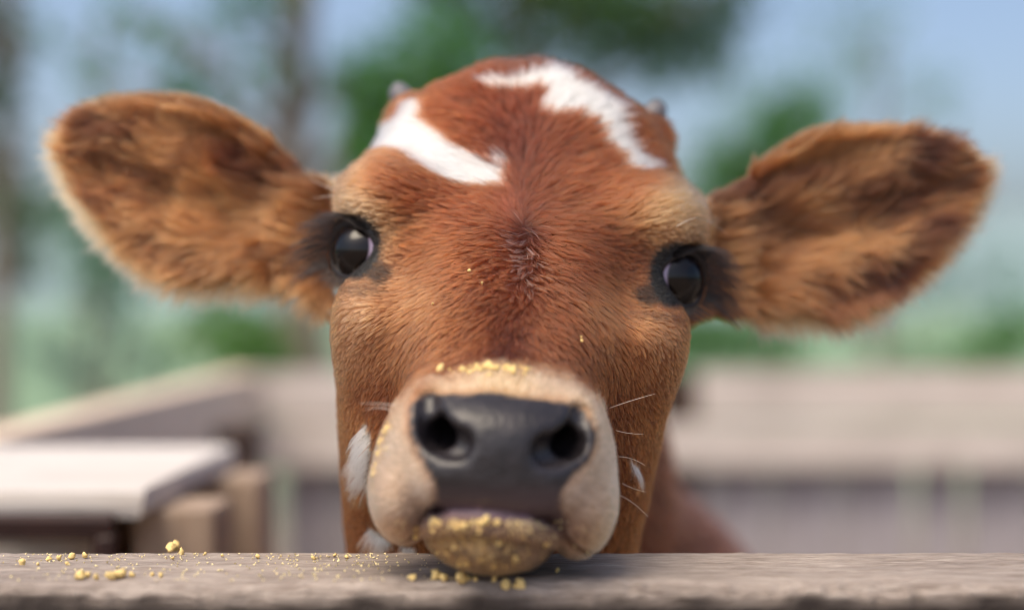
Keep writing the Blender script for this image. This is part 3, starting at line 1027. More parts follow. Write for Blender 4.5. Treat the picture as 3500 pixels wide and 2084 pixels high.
def fields(P, N):
    """coat colour (linear), kind masks at camera-relative surface points"""
    n = len(P)
    px, py = proj(P)
    wob = 9 * vnoise(P, 130, 21) + 6 * vnoise(P, 320, 22)
    wob2 = 9 * vnoise(P, 130, 23) + 6 * vnoise(P, 320, 24)
    front = (P[:, 1] < .80)
    ear = (np.abs(P[:, 0] - .008) > .092) & (P[:, 1] > .672) & (P[:, 1] < .79) & (P[:, 2] > -.07)
    col = idw(px, py, CTRL, 60.0)
    body = s2l((150, 82, 50))
    bw = sstep(.76, .84, P[:, 1])[:, None]
    col = col * (1 - bw) + body * bw
    mz = (sstep(34, -30, poly_sd(px + wob * 1.6, py + wob2 * 1.6, MUZZLE)) * (P[:, 1] < .602))
    col = col + (idw(px, py, CTRL_M, 55.0) - col) * mz[:, None]
    mot = 1 + .10 * vnoise(P, 110, 25) + .12 * vnoise(P, 330, 26)
    col = col * (1 + (mot - 1) * mz)[:, None]
    nose = sstep(8, -8, poly_sd(px + wob * .6, py + wob2 * .6, NOSE)) * (P[:, 1] < .575)
    # wet dark skin of the nose, pinker towards the lip
    lipt = sstep(1640, 1740, py)
    nc = (s2l((36, 32, 35)) * (1 + .35 * vnoise(P, 260, 27) + .3 * vnoise(P, 700, 28))[:, None]) * (1 - lipt[:, None]) + s2l((84, 70, 76))[None] * lipt[:, None]
    col = col + (nc - col) * nose[:, None]
    # lower lip, its pale purple sheen painted as colour
    mline = np.interp(px, [1440, 1520, 1640, 1760, 1860, 1940], [1772, 1743, 1741, 1755, 1775, 1812])
    ll = sstep(46, 10, py - mline) * (py > mline - 6) * (P[:, 1] < .56) * sstep(1400, 1500, px) * sstep(1960, 1880, px)
    col = col + (s2l((126, 104, 116)) - col) * (ll * .85)[:, None]
    # the mouth line and the folds at its corners, crease shade painted dark
    near = (P[:, 1] < .60) & (np.abs(py - 1815) < 130) & (np.abs(px - 1690) < 420)
    if near.any():
        k = sstep(.0014, .0, chain(P[near], MOUTH, MOUTH_RAD))
        c2 = col[near]; col[near] = c2 + (s2l((44, 30, 28)) - c2) * (k * .85)[:, None]
    # inside of the nostrils
    for pts in (NOS_L, NOS_R):
        near = (np.abs(P - pts[4]).max(1) < .03)
        if near.any():
            dd = chain(P[near], pts, NOS_RAD)
            k = sstep(.0016, .0, dd)
            c2 = col[near]; c2 = c2 + (s2l((30, 26, 28)) - c2) * k[:, None]; col[near] = c2
    # dark skin round the eyes
    dark = np.zeros(n)
    for (s, c, g) in EYE_W:
        dv = P - c
        r = np.linalg.norm(dv, axis=1)
        ux, uy = unroll_px(px, py)
        ex, ey = unroll_px(np.array([1205.]), np.array([862.])) if s < 0 else unroll_px(np.array([2312.]), np.array([960.]))
        a, b = (ux - ex[0]) * s, uy - ey[0]       # a>0 towards the ear
        ellip = np.sqrt(((a + 2) / 92) ** 2 + ((b + 18) / 108) ** 2) + .06 * vnoise(P, 150, 31)
        k = sstep(1.18, .92, ellip)
        ell2 = np.sqrt(((a + 95) / 45) ** 2 + ((b - 62) / 50) ** 2) + .25 * vnoise(P, 170, 32)      # inner corner
        k = np.maximum(k, .85 * sstep(1.25, .6, ell2))
        ell3 = np.sqrt(((a + 60 - b * .15) / 85) ** 2 + ((b - 128) / 22) ** 2) + .3 * vnoise(P, 170, 33)   # streaks under the eye
        k = np.maximum(k, .45 * sstep(1.4, .5, ell3))
        dark = np.maximum(dark, k * (r < .06) * (~ear))
    col = col + (s2l((22, 17, 17)) - col) * dark[:, None]
    mk = (1 - np.maximum(nose, mz))[:, None]
    col = col * (1 - mk) + (col ** 1.27 * .76) * mk
    # white blaze and patches
    white = np.zeros(n)
    for i, poly in enumerate(WHITE):
        lim = .77 if i < 2 else .70
        white = np.maximum(white, sstep(5, -5, poly_sd(px + wob, py + wob2, poly)) * (P[:, 1] < lim))
    if True:
        c = s2l((238, 235, 226))
        col = col + (c - col) * (white * (~ear))[:, None]
    # ears
    esd = np.full(n, 1e3)
    ea = np.zeros(n); ew = np.zeros(n)
    for s in (-1, 1):
        m = ear & (P[:, 0] * s > 0)
        if not m.any(): continue
        e = poly_sd(px[m], py[m], EAR_L if s < 0 else EAR_R)
        _, a, w, _s = ear_sheet(px[m], py[m], s)
        esd[m] = e; ea[m] = a; ew[m] = w
        b, t = EAR_AX[s]
        q = np.stack([a * 5.0, w * 2.6, np.full(m.sum(), s * 9.)], 1)
        n1 = vnoise(q, 1, 41) + .5 * vnoise(q * 2.3, 1, 42)
        n2 = vnoise(np.stack([a * 8, w * 7, np.full(m.sum(), s * 5.)], 1), 1, 43)
        k = np.clip(.44 + .42 * n1 + .20 * n2 - .28 * sstep(.45, .95, a) * sstep(-.2, .6, w) + .25 * sstep(.35, .0, a) * sstep(-.2, .4, w), 0, 1)
        c = s2l((78, 36, 20))[None] * (1 - k[:, None]) + s2l((196, 126, 74))[None] * k[:, None]
        up = sstep(-.45, -.95, w)
        c = c + (s2l((160, 96, 50)) - c) * (up * .75)[:, None]
        back = (N[m, 1] > 0.15)
        c = np.where(back[:, None], s2l((165, 96, 54))[None], c)
        rim = sstep(-20, -4, e)
        c = c + (s2l((206, 148, 98)) - c) * (rim * .8)[:, None]
        col[m] = c * .62 * (1.25 * np.maximum(c @ np.array([.3, .59, .11]), .01) ** .12)[:, None]
    return dict(col=col, px=px, py=py, muz=mz, nose=nose, dark=dark, white=white, ear=ear, esd=esd, ea=ea, ew=ew, lip=ll)


# ------------------------------------------------------------------ calf: body mesh
calf = empty("calf", (.03, 1.40, 0))
tag(calf, "red-brown calf with white forehead patches resting its chin on the plank", "calf")
CN = np.zeros_like(CV)
_g = grad(CV[CV[:, 1] < 2.5], .0012)
CN[:] = _g / (np.linalg.norm(_g, axis=1)[:, None] + 1e-9)
fd = fields(CV.astype(np.float64), CN)
body_me = mesh_np("body", CV + np.array([0, 0, CAMZ], np.float32), CQ)
set_attr(body_me, "Col", fd['col'] * (1 - .45 * (1 - np.maximum(fd['nose'], fd['lip'])))[:, None])
set_attr(body_me, "Wet", np.maximum(fd['nose'], np.maximum(fd['lip'], fd['dark'] * .6)), 'FLOAT')
hoof = sstep(-.835, -.845, CV[:, 2])

m_body, nt, b = new_mat("calf_skin")
at, at2, nz, bp, vo, bp2 = nodes(nt, "Attribute", "Attribute", "TexNoise", "Bump", "TexVoronoi", "Bump")
at.attribute_name = "Col"; at2.attribute_name = "Wet"
L = nt.links.new
L(at.outputs['Color'], b.inputs['Base Color'])
mr = nt.nodes.new("ShaderNodeMapRange"); mr.inputs[3].default_value = .85; mr.inputs[4].default_value = .40
L(at2.outputs['Fac'], mr.inputs[0]); L(mr.outputs[0], b.inputs['Roughness'])
tc = nt.nodes.new("ShaderNodeTexCoord")
L(tc.outputs['Object'], vo.inputs['Vector']); vo.inputs['Scale'].default_value = 420
L(tc.outputs['Object'], nz.inputs['Vector']); nz.inputs['Scale'].default_value = 260; nz.inputs['Detail'].default_value = 6
L(vo.outputs['Distance'], bp.inputs['Height']); bp.inputs['Strength'].default_value = .20; bp.inputs['Distance'].default_value = .0006
L(nz.outputs[0], bp2.inputs['Height']); bp2.inputs['Strength'].default_value = .35; bp2.inputs['Distance'].default_value = .001
L(bp.outputs[0], bp2.inputs['Normal']); L(bp2.outputs[0], b.inputs['Normal'])
body_me.materials.append(m_body)
body = link_mesh("body", body_me, None, calf)


# ------------------------------------------------------------------ calf: eyes and lids
def rotframe(g):
    up, side = eye_frame(g)
    return np.stack([side, up, np.asarray(g)], 1)     # columns


def eye_material():
    m, nt, b = new_mat("eye")
    at = nt.nodes.new("ShaderNodeAttribute"); at.attribute_name = "Col"
    nt.links.new(at.outputs['Color'], b.inputs['Base Color'])
    b.inputs['Roughness'].default_value = .06
    b.inputs['Specular IOR Level'].default_value = .34
    return m


M_EYE = eye_material()
m_lid, nt, b = new_mat("eyelid")
at, nz, bp = nodes(nt, "Attribute", "TexNoise", "Bump")
at.attribute_name = "Col"
nt.links.new(at.outputs['Color'], b.inputs['Base Color'])
tc = nt.nodes.new("ShaderNodeTexCoord")
nt.links.new(tc.outputs['Object'], nz.inputs['Vector']); nz.inputs['Scale'].default_value = 500
nt.links.new(nz.outputs[0], bp.inputs['Height']); bp.inputs['Strength'].default_value = .4; bp.inputs['Distance'].default_value = .0006
nt.links.new(bp.outputs[0], b.inputs['Normal'])
b.inputs['Roughness'].default_value = .5
OFFC = np.array([0, 0, CAMZ])


def lid_open(phi):
    """opening half-angle (degrees) by azimuth: 0 = local side axis, 90 = up"""
    return phi


LASH_PTS = []
for (s, c, g) in EYES:
    Rm = rotframe(g)
    nth, nph = 48, 64
    th = np.linspace(0, math.pi, nth)
    V = []
    C = []
    for t in th:
        for k in range(nph):
            ph = 2 * math.pi * k / nph
            r = EYE_R + .0011 * math.exp(-(t / .55) ** 2)
            V.append(r * np.array([math.sin(t) * math.cos(ph), math.sin(t) * math.sin(ph), math.cos(t)]))
    V = np.array(V)
    # side axis handedness: eye_frame's side may point either way; colours use local x so fix sign with s
    side_world = Rm[:, 0]
    sgn = 1 if side_world[0] * s >= 0 else -1
    P_ = V / np.linalg.norm(V, axis=1)[:, None]
    ax = np.array([.10 * sgn, .06, 1.0]); ax /= np.linalg.norm(ax)
    an = np.degrees(np.arccos(np.clip(P_ @ ax, -1, 1)))
    q = P_ - np.outer(P_ @ ax, ax)
    pu = np.sqrt((q[:, 0] / .46) ** 2 + (q[:, 1] / .34) ** 2)
    C = np.where((pu < .9)[:, None], s2l((4, 5, 10)), np.where((an < 49)[:, None], s2l((17, 11, 10)), np.where((an < 54)[:, None], s2l((24, 16, 18)), s2l((196, 178, 204)))))
    i = np.arange(nth * nph).reshape(nth, nph)
    Fq = np.stack([i[:-1], i[1:], np.roll(i, -1, 1)[1:], np.roll(i, -1, 1)[:-1]], -1).reshape(-1, 4)
    Wv = (c + V @ Rm.T) @ ROLL.T + OFFC
    me = mesh_np("eye", Wv, Fq)
    set_attr(me, "Col", C)
    eye = link_mesh("eye", me, M_EYE, calf)
    # lids: a shell round the ball with an almond opening
    nphl, nr = 72, 16
    V, C = [], []
    for j in range(nr):
        f = j / (nr - 1)
        for k in range(nphl):
            ph = 2 * math.pi * k / nphl
            ox, oy = math.cos(ph) * sgn, math.sin(ph)      # ox>0 outwards
            hx_ = 50 if ox > 0 else 53
            hy_ = 39 if oy > 0 else 42
            e = 1.6
            op = (abs(ox / hx_) ** e + abs(oy / hy_) ** e) ** (-1 / e)
            lidw = 56 if oy > 0 else 62
            if f < .12:
                t = math.radians(op + 2.5 - 2.5 * f / .12); rr = EYE_R - .0012 + .0014 * f / .12
            else:
                ff_ = (f - .12) / .88
                t = math.radians(op + lidw * ff_)
                thick = .0030 if oy > 0 else .0020
                rr = EYE_R + .0002 + thick * (1 - math.exp(-ff_ * 9)) * (1 - .9 * sstep(.35, 1, ff_))
            V.append(rr * np.array([math.sin(t) * math.cos(ph), math.sin(t) * math.sin(ph), math.cos(t)]))
    V = np.array(V)
    Wl = (c + V @ Rm.T) @ ROLL.T
    i = np.arange(nr * nphl).reshape(nr, nphl)
    Fq = np.stack([i[:-1], np.roll(i, -1, 1)[:-1], np.roll(i, -1, 1)[1:], i[1:]], -1).reshape(-1, 4)
    me = mesh_np("eyelid", Wl + OFFC, Fq)
    fl = fields(Wl, np.tile(np.array([0, -1., 0]), (len(Wl), 1)))
    jj = np.repeat(np.arange(nr), nphl)
    kk = np.exp(-((jj - 2) / 7.0) ** 2)
    cc = fl['col'] + (s2l((26, 22, 24)) - fl['col']) * kk[:, None]
    set_attr(me, "Col", cc)
    link_mesh("eyelid", me, m_lid, eye)
    LASH_PTS.append((s, sgn, c, g, Rm))

# horn buds
for i, (px, py, d) in enumerate(((1378, 344, .728), (2228, 402, .728))):
    c = P3(px, py, d) + OFFC
    me = lump_mesh("horn_bud", (0, 0, 0), (.0066, .008, .0098), 11 + i, .08, 3)
    me.materials.append(M_HORN)
    o = bpy.data.objects.new("horn_bud", me); COL.objects.link(o); o.parent = calf
    o.location = Vector(c) - calf.location
    o.rotation_euler = (0, (-.5 if i == 0 else .55), 0)


# ------------------------------------------------------------------ calf: hair
def hair_object(name, pts, rad, colr, mat, parent):
    """pts (n,k,3) world, rad (n,k), colr (n,k,3)"""
    n, k, _ = pts.shape
    hc = bpy.data.hair_curves.new(name)
    hc.add_curves([k] * n)
    hc.attributes['position'].data.foreach_set('vector', pts.astype(np.float32).ravel())
    ra = hc.attributes.get('radius') or hc.attributes.new('radius', 'FLOAT', 'POINT')
    ra.data.foreach_set('value', rad.astype(np.float32).ravel())
    ca = hc.attributes.new('Col', 'FLOAT_COLOR', 'POINT')
    c4 = np.concatenate([colr, np.ones((n, k, 1))], 2).astype(np.float32)
    ca.data.foreach_set('color', c4.ravel())
    hc.materials.append(mat)
    o = bpy.data.objects.new(name, hc)
    COL.objects.link(o)
    o.parent = parent
    o.location = -parent.location
    return o


m_hair, nt, b = new_mat("coat_hair")
nt.nodes.remove(b)
at = nt.nodes.new("ShaderNodeAttribute"); at.attribute_name = "Col"
hb = nt.nodes.new("ShaderNodeBsdfHairPrincipled")
hb.model = 'CHIANG'
hb.parametrization = 'COLOR'
hb.inputs['Roughness'].default_value = .42
hb.inputs['Radial Roughness'].default_value = .55
hb.inputs['Coat'].default_value = .0
nt.links.new(at.outputs['Color'], hb.inputs['Color'])
nt.links.new(hb.outputs[0], nt.nodes["Material Output"].inputs[0])


def sample_roots(tri, wts, n):
    V = CV.astype(np.float64)
    a, b_, c_ = V[tri[:, 0]], V[tri[:, 1]], V[tri[:, 2]]
    area = .5 * np.linalg.norm(np.cross(b_ - a, c_ - a), axis=1)
    p = area * wts
    cs = np.cumsum(p); cs /= cs[-1]
    k = np.searchsorted(cs, rng.random(n))
    r1 = np.sqrt(rng.random(n)); r2 = rng.random(n)
    w0, w1, w2 = 1 - r1, r1 * (1 - r2), r1 * r2
    t = tri[k]
    P = V[t[:, 0]] * w0[:, None] + V[t[:, 1]] * w1[:, None] + V[t[:, 2]] * w2[:, None]
    N = CN[t[:, 0]] * w0[:, None] + CN[t[:, 1]] * w1[:, None] + CN[t[:, 2]] * w2[:, None]
    N = N / (np.linalg.norm(N, axis=1)[:, None] + 1e-9)
    return P, N


def nrm(v):
    return v / (np.linalg.norm(v, axis=1)[:, None] + 1e-9)


TRI = np.concatenate([CQ[:, [0, 1, 2]], CQ[:, [0, 2, 3]]])
tcen = CV[TRI].mean(1)
tn = CN[TRI].mean(1)


def head_hair(nh):
    ft = fields(tcen.astype(np.float64), tn)
    facing = sstep(.75, .1, tn[:, 1])
    w = (tcen[:, 1] < .80) * (1 - ft['nose']) * (1 - .95 * ft['lip']) * (.12 + .88 * facing) * (tcen[:, 2] > -.13)
    w = w * np.where(ft['ear'], .85, 1.0) * (1 + .5 * ft['muz'])
    for (s, c, g) in EYE_W:
        w = w * np.where(np.linalg.norm(tcen - c, axis=1) < EYE_R + .0015, 0, 1)
    for pts in (NOS_L, NOS_R, MOUTH):
        w = w * np.where(chain(tcen, pts, [.004 if pts is not MOUTH else .002] * len(pts)) < 0, 0, 1)
    P, N = sample_roots(TRI, w, nh)
    f = fields(P, N)
    px, py = f['px'], f['py']
    n = len(P)
    # ---- comb directions in the picture plane, lifted to the surface
    cx, cy = 1800., 775.
    dx, dy = px - cx, py - cy
    # a little swirl at the whorl
    rr = np.hypot(dx, dy) + 1e-6
    ux, uy = dx / rr, dy / rr
    sw = .9 * np.exp(-(rr / 90) ** 2)
    ux, uy = ux * np.cos(sw) - uy * np.sin(sw), ux * np.sin(sw) + uy * np.cos(sw)
    upk = sstep(20, -200, dy)
    ux = ux * (1 + 1.6 * upk); uy = uy * (1 - .35 * upk)
    low = sstep(150, 420, dy)
    uy = uy + .55 * low
    messy = np.exp(-((px - 1770) / 150) ** 2 - ((py - 930) / 130) ** 2)
    ang = (vnoise(P, 55, 51) * .16 + vnoise(P, 130, 52) * .15 + vnoise(P, 300, 53) * .17) * (1 + 2.4 * messy)
    ang = ang + rng.normal(0, .13, n)
    ca, sa = np.cos(ang), np.sin(ang)
    ux, uy = ux * ca - uy * sa, ux * sa + uy * ca
    side = np.clip(np.abs(px - 1770) / 600, 0, 1.2)
    D = np.stack([ux, .25 + .7 * side ** 3, -uy], 1)
    # muzzle hair: away from the nose
    mx_, my_ = px - 1725, py - 1560
    Dm = np.stack([mx_ / 300, np.full(n, .55), -my_ / 300], 1) + rng.normal(0, .15, (n, 3))
    D = np.where((f['muz'] > .5)[:, None], Dm, D)
    # ears
    ear = f['ear']
    for s in (-1, 1):
        m = ear & (P[:, 0] * s > 0)
        b_, t_ = EAR_AX[s]
        ax_ = (t_ - b_) / np.linalg.norm(t_ - b_)
        rx, ry = px[m] - (b_[0] - 60 * s), py[m] - (b_[1] + 40)
        q = np.stack([rx, ry], 1); q = nrm(q)
        q = q * .7 + ax_ * .5
        wv = vnoise(P[m], 45, 61) * .55 + vnoise(P[m], 110, 62) * .45
        cw, sw_ = np.cos(wv), np.sin(wv)
        q = np.stack([q[:, 0] * cw - q[:, 1] * sw_, q[:, 0] * sw_ + q[:, 1] * cw], 1)
        low_ = sstep(.3, .9, f['ew'][m])
        q[:, 1] += low_ * .9
        D[m] = np.stack([q[:, 0], -.10 + 0 * q[:, 0], -q[:, 1]], 1)
    T = D - N * (D * N).sum(1)[:, None]
    T = nrm(T)
    # ---- lengths and lift
    Ln = np.full(n, .0064)
    fore = sstep(950, 700, py)
    Ln = Ln + .0040 * fore
    Ln = Ln - .0035 * sstep(420, 250, py) * (~ear)
    Ln = Ln - .0020 * sstep(1080, 1240, py)
    cheek = sstep(330, 560, np.abs(px - 1760)) * sstep(700, 800, py)
    Ln = Ln * (1 - .30 * cheek)
    Ln = np.where(f['muz'] > .5, .0036, Ln)
    eyed = np.minimum(np.hypot(px - 1205, py - 830) / 1.0, np.hypot(px - 2312, py - 930))
    Ln = Ln * (.42 + .58 * sstep(110, 260, eyed)) if True else Ln
    wt_ = (f['white'] > .4) & (py > 1400)
    Ln = np.where(wt_, .0105, Ln)
    Ln = np.where(ear, .013, Ln)
    Ln = np.where(ear & (f['ea'] < .45) & (f['ew'] > -.4), .019, Ln)
    Ln = np.where(ear & (N[:, 1] > .1), .006, Ln)
    rim = ear & (f['esd'] > -26)
    lowrim = rim & (f['ew'] > -.15)
    Ln = np.where(rim, .0042, Ln)
    Ln = np.where(lowrim, .0085 + .007 * rng.random(n) ** 2, Ln)
    Ln = np.where(lowrim & (f['ea'] < .55), .011 + .009 * rng.random(n) ** 2, Ln)
    Ln *= rng.uniform(.7, 1.2, n)
    lift = np.full(n, .20) + .16 * fore + .25 * messy
    lift = np.where(f['muz'] > .5, .42, lift)
    lift = np.where(wt_, .55, lift)
    lift = np.where(ear, .30, lift)
    lift = lift + rng.normal(0, .07, n) + .10 * vnoise(P, 120, 71)
    # rim fringe: straight outwards from the outline
    for s in (-1, 1):
        m = rim & (P[:, 0] * s > 0)
        poly = EAR_L if s < 0 else EAR_R
        e0 = poly_sd(px[m], py[m], poly)
        gx = poly_sd(px[m] + 3, py[m], poly) - e0; gy = poly_sd(px[m], py[m] + 3, poly) - e0
        o_ = nrm(np.stack([gx, gy], 1))
        b_, t_ = EAR_AX[s]
        ax_ = (t_ - b_) / np.linalg.norm(t_ - b_)
        o_ = o_ * .8 + ax_ * .25
        T[m] = nrm(np.stack([o_[:, 0], -.15 + 0 * gx, -o_[:, 1]], 1) + rng.normal(0, .15, (m.sum(), 3)))
        lift[m] = .05
    f2 = fields(P + T * (Ln * .5)[:, None], N)
    for k_ in ('col', 'white'):
        f[k_] = np.where((ear if f[k_].ndim == 1 else ear[:, None]), f[k_], f2[k_])
    # ---- strands
    K = 5
    tt = np.linspace(0, 1, K)
    pts = np.empty((n, K, 3))
    pts[:, 0] = P
    cur = P.copy()
    curl = (vnoise(P, 160, 81) * .25 + rng.normal(0, .14, n)) * (1 + 2.0 * messy)
    Bn = np.cross(N, T)
    for j in range(1, K):
        a = np.clip(lift * (1.6 - 1.7 * tt[j - 1]), -.15, 1.2)
        cw = curl * (tt[j] - .3)
        d_ = T * (np.cos(a) * np.cos(cw))[:, None] + N * np.sin(a)[:, None] + Bn * (np.cos(a) * np.sin(cw))[:, None]
        cur = cur + d_ * (Ln / (K - 1))[:, None]
        pts[:, j] = cur
    # ---- clumps
    nc = n // 9
    ci = rng.choice(n, nc, replace=False)
    kd = kdtree.KDTree(nc)
    for i, q in enumerate(P[ci]): kd.insert(q, i)
    kd.balance()
    near = np.fromiter((kd.find(q)[1] for q in P), np.int64, n)
    src = ci[near]
    same = np.linalg.norm(P - P[src], axis=1) < np.maximum(.0025, Ln * .3)
    amt = np.where(~ear, (.68 + .1 * messy + .05 * fore) * same * (f['muz'] < .5), np.where(rim, .35 * same, .65 * same))
    for j in range(1, K):
        k = amt * tt[j] ** 1.1
        tgt = P[src] + (pts[src, j] - P[src])
        pts[:, j] += (tgt - pts[:, j]) * k[:, None]
    # ---- colours
    cl = hash3(src, src * 0 + 3, src * 0 + 5, 9)
    var = .68 + .60 * cl
    var = var * rng.uniform(.82, 1.18, n) * (1 + .18 * vnoise(P, 60, 91))
    var = np.where(f['white'] > .5, .96 + .06 * (var - 1), var)
    var = np.where(f['muz'] > .5, 1 + .75 * (var - 1), var)
    col = f['col'] * var[:, None]
    pale = rim & (f['ew'] > -.6)
    pc = s2l((214, 168, 118))
    col[pale] = col[pale] * .35 + pc * .65
    # black-tipped poll tuft and wiry grey hairs below the whorl
    tuft = np.exp(-((px - 1790) / 110) ** 2 - ((py - 190) / 40) ** 2) * (~ear) > rng.random(n) * 1.1
    col[tuft] = s2l((60, 36, 28))
    wiry = (np.exp(-((px - 1795) / 26) ** 2 - ((py - 900) / 75) ** 2) * .42 > rng.random(n))
    col[wiry] = s2l((150, 140, 140))
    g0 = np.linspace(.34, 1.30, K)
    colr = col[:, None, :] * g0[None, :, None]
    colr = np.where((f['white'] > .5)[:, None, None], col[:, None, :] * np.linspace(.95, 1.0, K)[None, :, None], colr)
    colr = np.clip(colr, .001, .93)
    r0 = np.where(f['muz'] > .5, .00008, .000085) * rng.uniform(.8, 1.25, n)
    r0 = np.where(ear, .00013, r0)
    r0 = np.where(pale, .00011, r0)
    r0 = np.where(wiry, .00016, r0)
    rad = r0[:, None] * np.linspace(1.0, .25, K)[None, :]
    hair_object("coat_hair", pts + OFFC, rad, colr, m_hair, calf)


def body_hair(nh):
    w = (tcen[:, 1] >= .78) * (tcen[:, 2] > -.80) * 1.0
    P, N = sample_roots(TRI, w, nh)
    n = len(P)
    D = np.tile(np.array([0., .9, -.35]), (n, 1)) + rng.normal(0, .15, (n, 3)) + .4 * np.stack([vnoise(P, 12, 1), vnoise(P, 12, 2), vnoise(P, 12, 3)], 1)
    T = nrm(D - N * (D * N).sum(1)[:, None])
    Ln = .018 * rng.uniform(.7, 1.2, n)
    pts = np.stack([P, P + T * (Ln * .5)[:, None] + N * (Ln * .16)[:, None], P + T * Ln[:, None] + N * (Ln * .12)[:, None]], 1)
    col = s2l((122, 60, 34)) * (rng.uniform(.75, 1.2, n) * (1 + .2 * vnoise(P, 10, 4)))[:, None]
    colr = np.clip(col[:, None, :] * np.array([.7, 1, 1.1])[None, :, None], 0, .9)
    rad = np.tile(np.array([.00038, .0003, .00008]), (n, 1))
    hair_object("body_hair", pts + OFFC, rad, colr, m_hair, calf)


head_hair(460000)
body_hair(90000)


# lashes: dark curved hairs on the upper and lower lids
def lashes():
    for (s, sgn, c, g, Rm) in LASH_PTS:
        pts, rads, cols = [], [], []
        for i in range(460):
            upper = random.random() < .78
            if upper:
                a = random.uniform(-25, 150)       # 0 = outwards (ear side), 90 = up
            else:
                a = -random.uniform(5, 150)
            ph = math.radians(a)
            ox, oy = math.cos(ph), math.sin(ph)
            hx_, hy_ = (50 if ox > 0 else 53), (39 if oy > 0 else 42)
            e = 1.6
            op = (abs(ox / hx_) ** e + abs(oy / hy_) ** e) ** (-1 / e)
            t = math.radians(op + random.uniform(1, 9))
            loc = np.array([math.sin(t) * ox * sgn, math.sin(t) * oy, math.cos(t)])
            n_ = Rm @ loc
            root = c + n_ * (EYE_R + .0022)
            out = np.array([s * 1.0, -.05, -.05 if upper else -.35])
            if upper:
                out = out + np.array([0, 0, .25 * oy - .45 * max(0, ox)])
            Lh = (random.uniform(.010, .022) * (.55 + .45 * max(0, ox + .3)) if upper else random.uniform(.005, .011))
            if ox < -.3: Lh *= .4
            d0 = n_ * .8 + out * .7; d0 /= np.linalg.norm(d0)
            d1 = out + np.array([0, .1, -.55 if upper else .0]) + n_ * .1; d1 /= np.linalg.norm(d1)
            q = [root]
            p = root
            for j in range(4):
                f = (j + .5) / 4
                d = d0 * (1 - f) + d1 * f + np.random.default_rng(i * 7 + j).normal(0, .05, 3)
                p = p + d / np.linalg.norm(d) * Lh / 4
                q.append(p)
            pts.append([ROLL @ x for x in q])
            rads.append(np.array([1, .9, .7, .5, .2]) * .00016)
            cols.append(np.tile(s2l((15, 11, 11)), (5, 1)))
        hair_object("eyelashes", np.array(pts) + OFFC, np.array(rads), np.array(cols), m_hair, calf)


lashes()


def surf(px, py, lo=.50, hi=.80):
    d = np.arange(lo, hi, .0006)
    P = np.stack([(px - 1750) / FPX * d, d, -(py - 1042) / FPX * d], 1)
    f = F(P)
    k = np.nonzero(f < 0)[0]
    return None if len(k) == 0 else P[k[0]]


M_WHISK = plain_mat("whisker", (232, 222, 212), .5, .05, 50)
WH = [  # root pixel, tip pixel, tip depth offset
    (1165, 655, 1060, 612, .02), (1150, 668, 1052, 650, .02), (1160, 640, 1056, 680, .015), (1172, 660, 1070, 676, .01),
    (2385, 742, 2470, 752, .02), (2380, 745, 2485, 800, .02), (2390, 745, 2462, 760, .01), (2310, 775, 2382, 742, -.004),
    (2115, 1690, 2215, 1765, -.01), (2105, 1470, 2200, 1482, -.005), (2080, 1395, 2240, 1345, -.005), (2110, 1560, 2205, 1590, -.005), (2125, 1650, 2210, 1680, -.008),
    (1360, 1385, 1230, 1378, .0), (1345, 1405, 1250, 1400, .0),
]
for k, (ax_, ay_, bx_, by_, dd) in enumerate(WH):
    p = surf(ax_, ay_)
    if p is None: continue
    q = P3(bx_, by_, p[1] + dd)
    mid = (p + q) / 2 + np.array([0, -.0015, .0016 * ((k % 3) - .6)])
    tq = np.linspace(0, 1, 11)
    v, f = tube([p * (1 - t) ** 2 + mid * 2 * t * (1 - t) + q * t * t for t in tq], [.00017 * (1 - .75 * t) for t in tq], 6)
    link_mesh("whisker", mesh_np("whisker", v + OFFC, f), M_WHISK, calf)

# ------------------------------------------------------------------ feed crumbs
CR = []
for i in range(8):
    me = lump_mesh("feed_crumb", (0, 0, 0), (1, .8, .7), 30 + i, .6, 2)
    me.materials.append(M_CRUMB)
    CR.append(me)


def crumb(p, r, label, group):
    o = bpy.data.objects.new("feed_crumb", random.choice(CR))
    COL.objects.link(o)
    o.location = Vector(p) + Vector((0, 0, CAMZ))
    o.scale = (r * random.uniform(.8, 1.25), r * random.uniform(.8, 1.2), r * random.uniform(.75, 1.0))
    o.rotation_euler = [random.uniform(0, 6.28) for _ in range(3)]
    tag(o, label, "crumb", group)
    return o


LIPL, LIPG = "yellow feed crumb stuck to the calf's chin below the mouth line", "crumbs on the chin"
cnt = 0
while cnt < 130:
    u = random.gauss(0, 1)
    px = random.uniform(1430, 1900) - 40 * abs(random.gauss(0, .6))
    py = random.uniform(1775, 1960)
    if px > 1780 and random.random() < .55: continue
    if px > 1600 and py < 1830 and random.random() < .8: continue
    p = surf(px, py)
    if p is None or p[1] > .60 or p[2] < -.1055: continue
    r = random.choice([.0006, .0007, .0008, .0010, .0013, .0017]) * random.uniform(.8, 1.1)
    crumb(p + np.array([0, -r * .35, 0]), r, LIPL, LIPG); cnt += 1
for k in range(46):
    px = random.gauss(1660, 80)
    py = 1262 + (px - 1720) ** 2 * .00035 + random.gauss(0, 9)
    p = surf(px, py)
    if p is None: continue
    r = random.choice([.0007, .0009, .0012, .0016]) * random.uniform(.8, 1.2)
    crumb(p + np.array([0, -r * .4, r * .5]), r, "yellow feed crumb on the ridge above the calf's nose", "crumbs above the nose")
for k in range(60):
    t = random.random()
    px = 1262 + 75 * (1 - t) ** 1.5 + random.gauss(0, 9)
    py = 1440 + 260 * t
    p = surf(px, py)
    if p is None or p[1] > .60: continue
    r = random.choice([.0007, .0010, .0014]) * random.uniform(.8, 1.2)
    crumb(p + np.array([-r * .3, -r * .3, 0]), r, "yellow feed crumb in the hair beside the muzzle next to the white streak", "crumbs beside the muzzle")

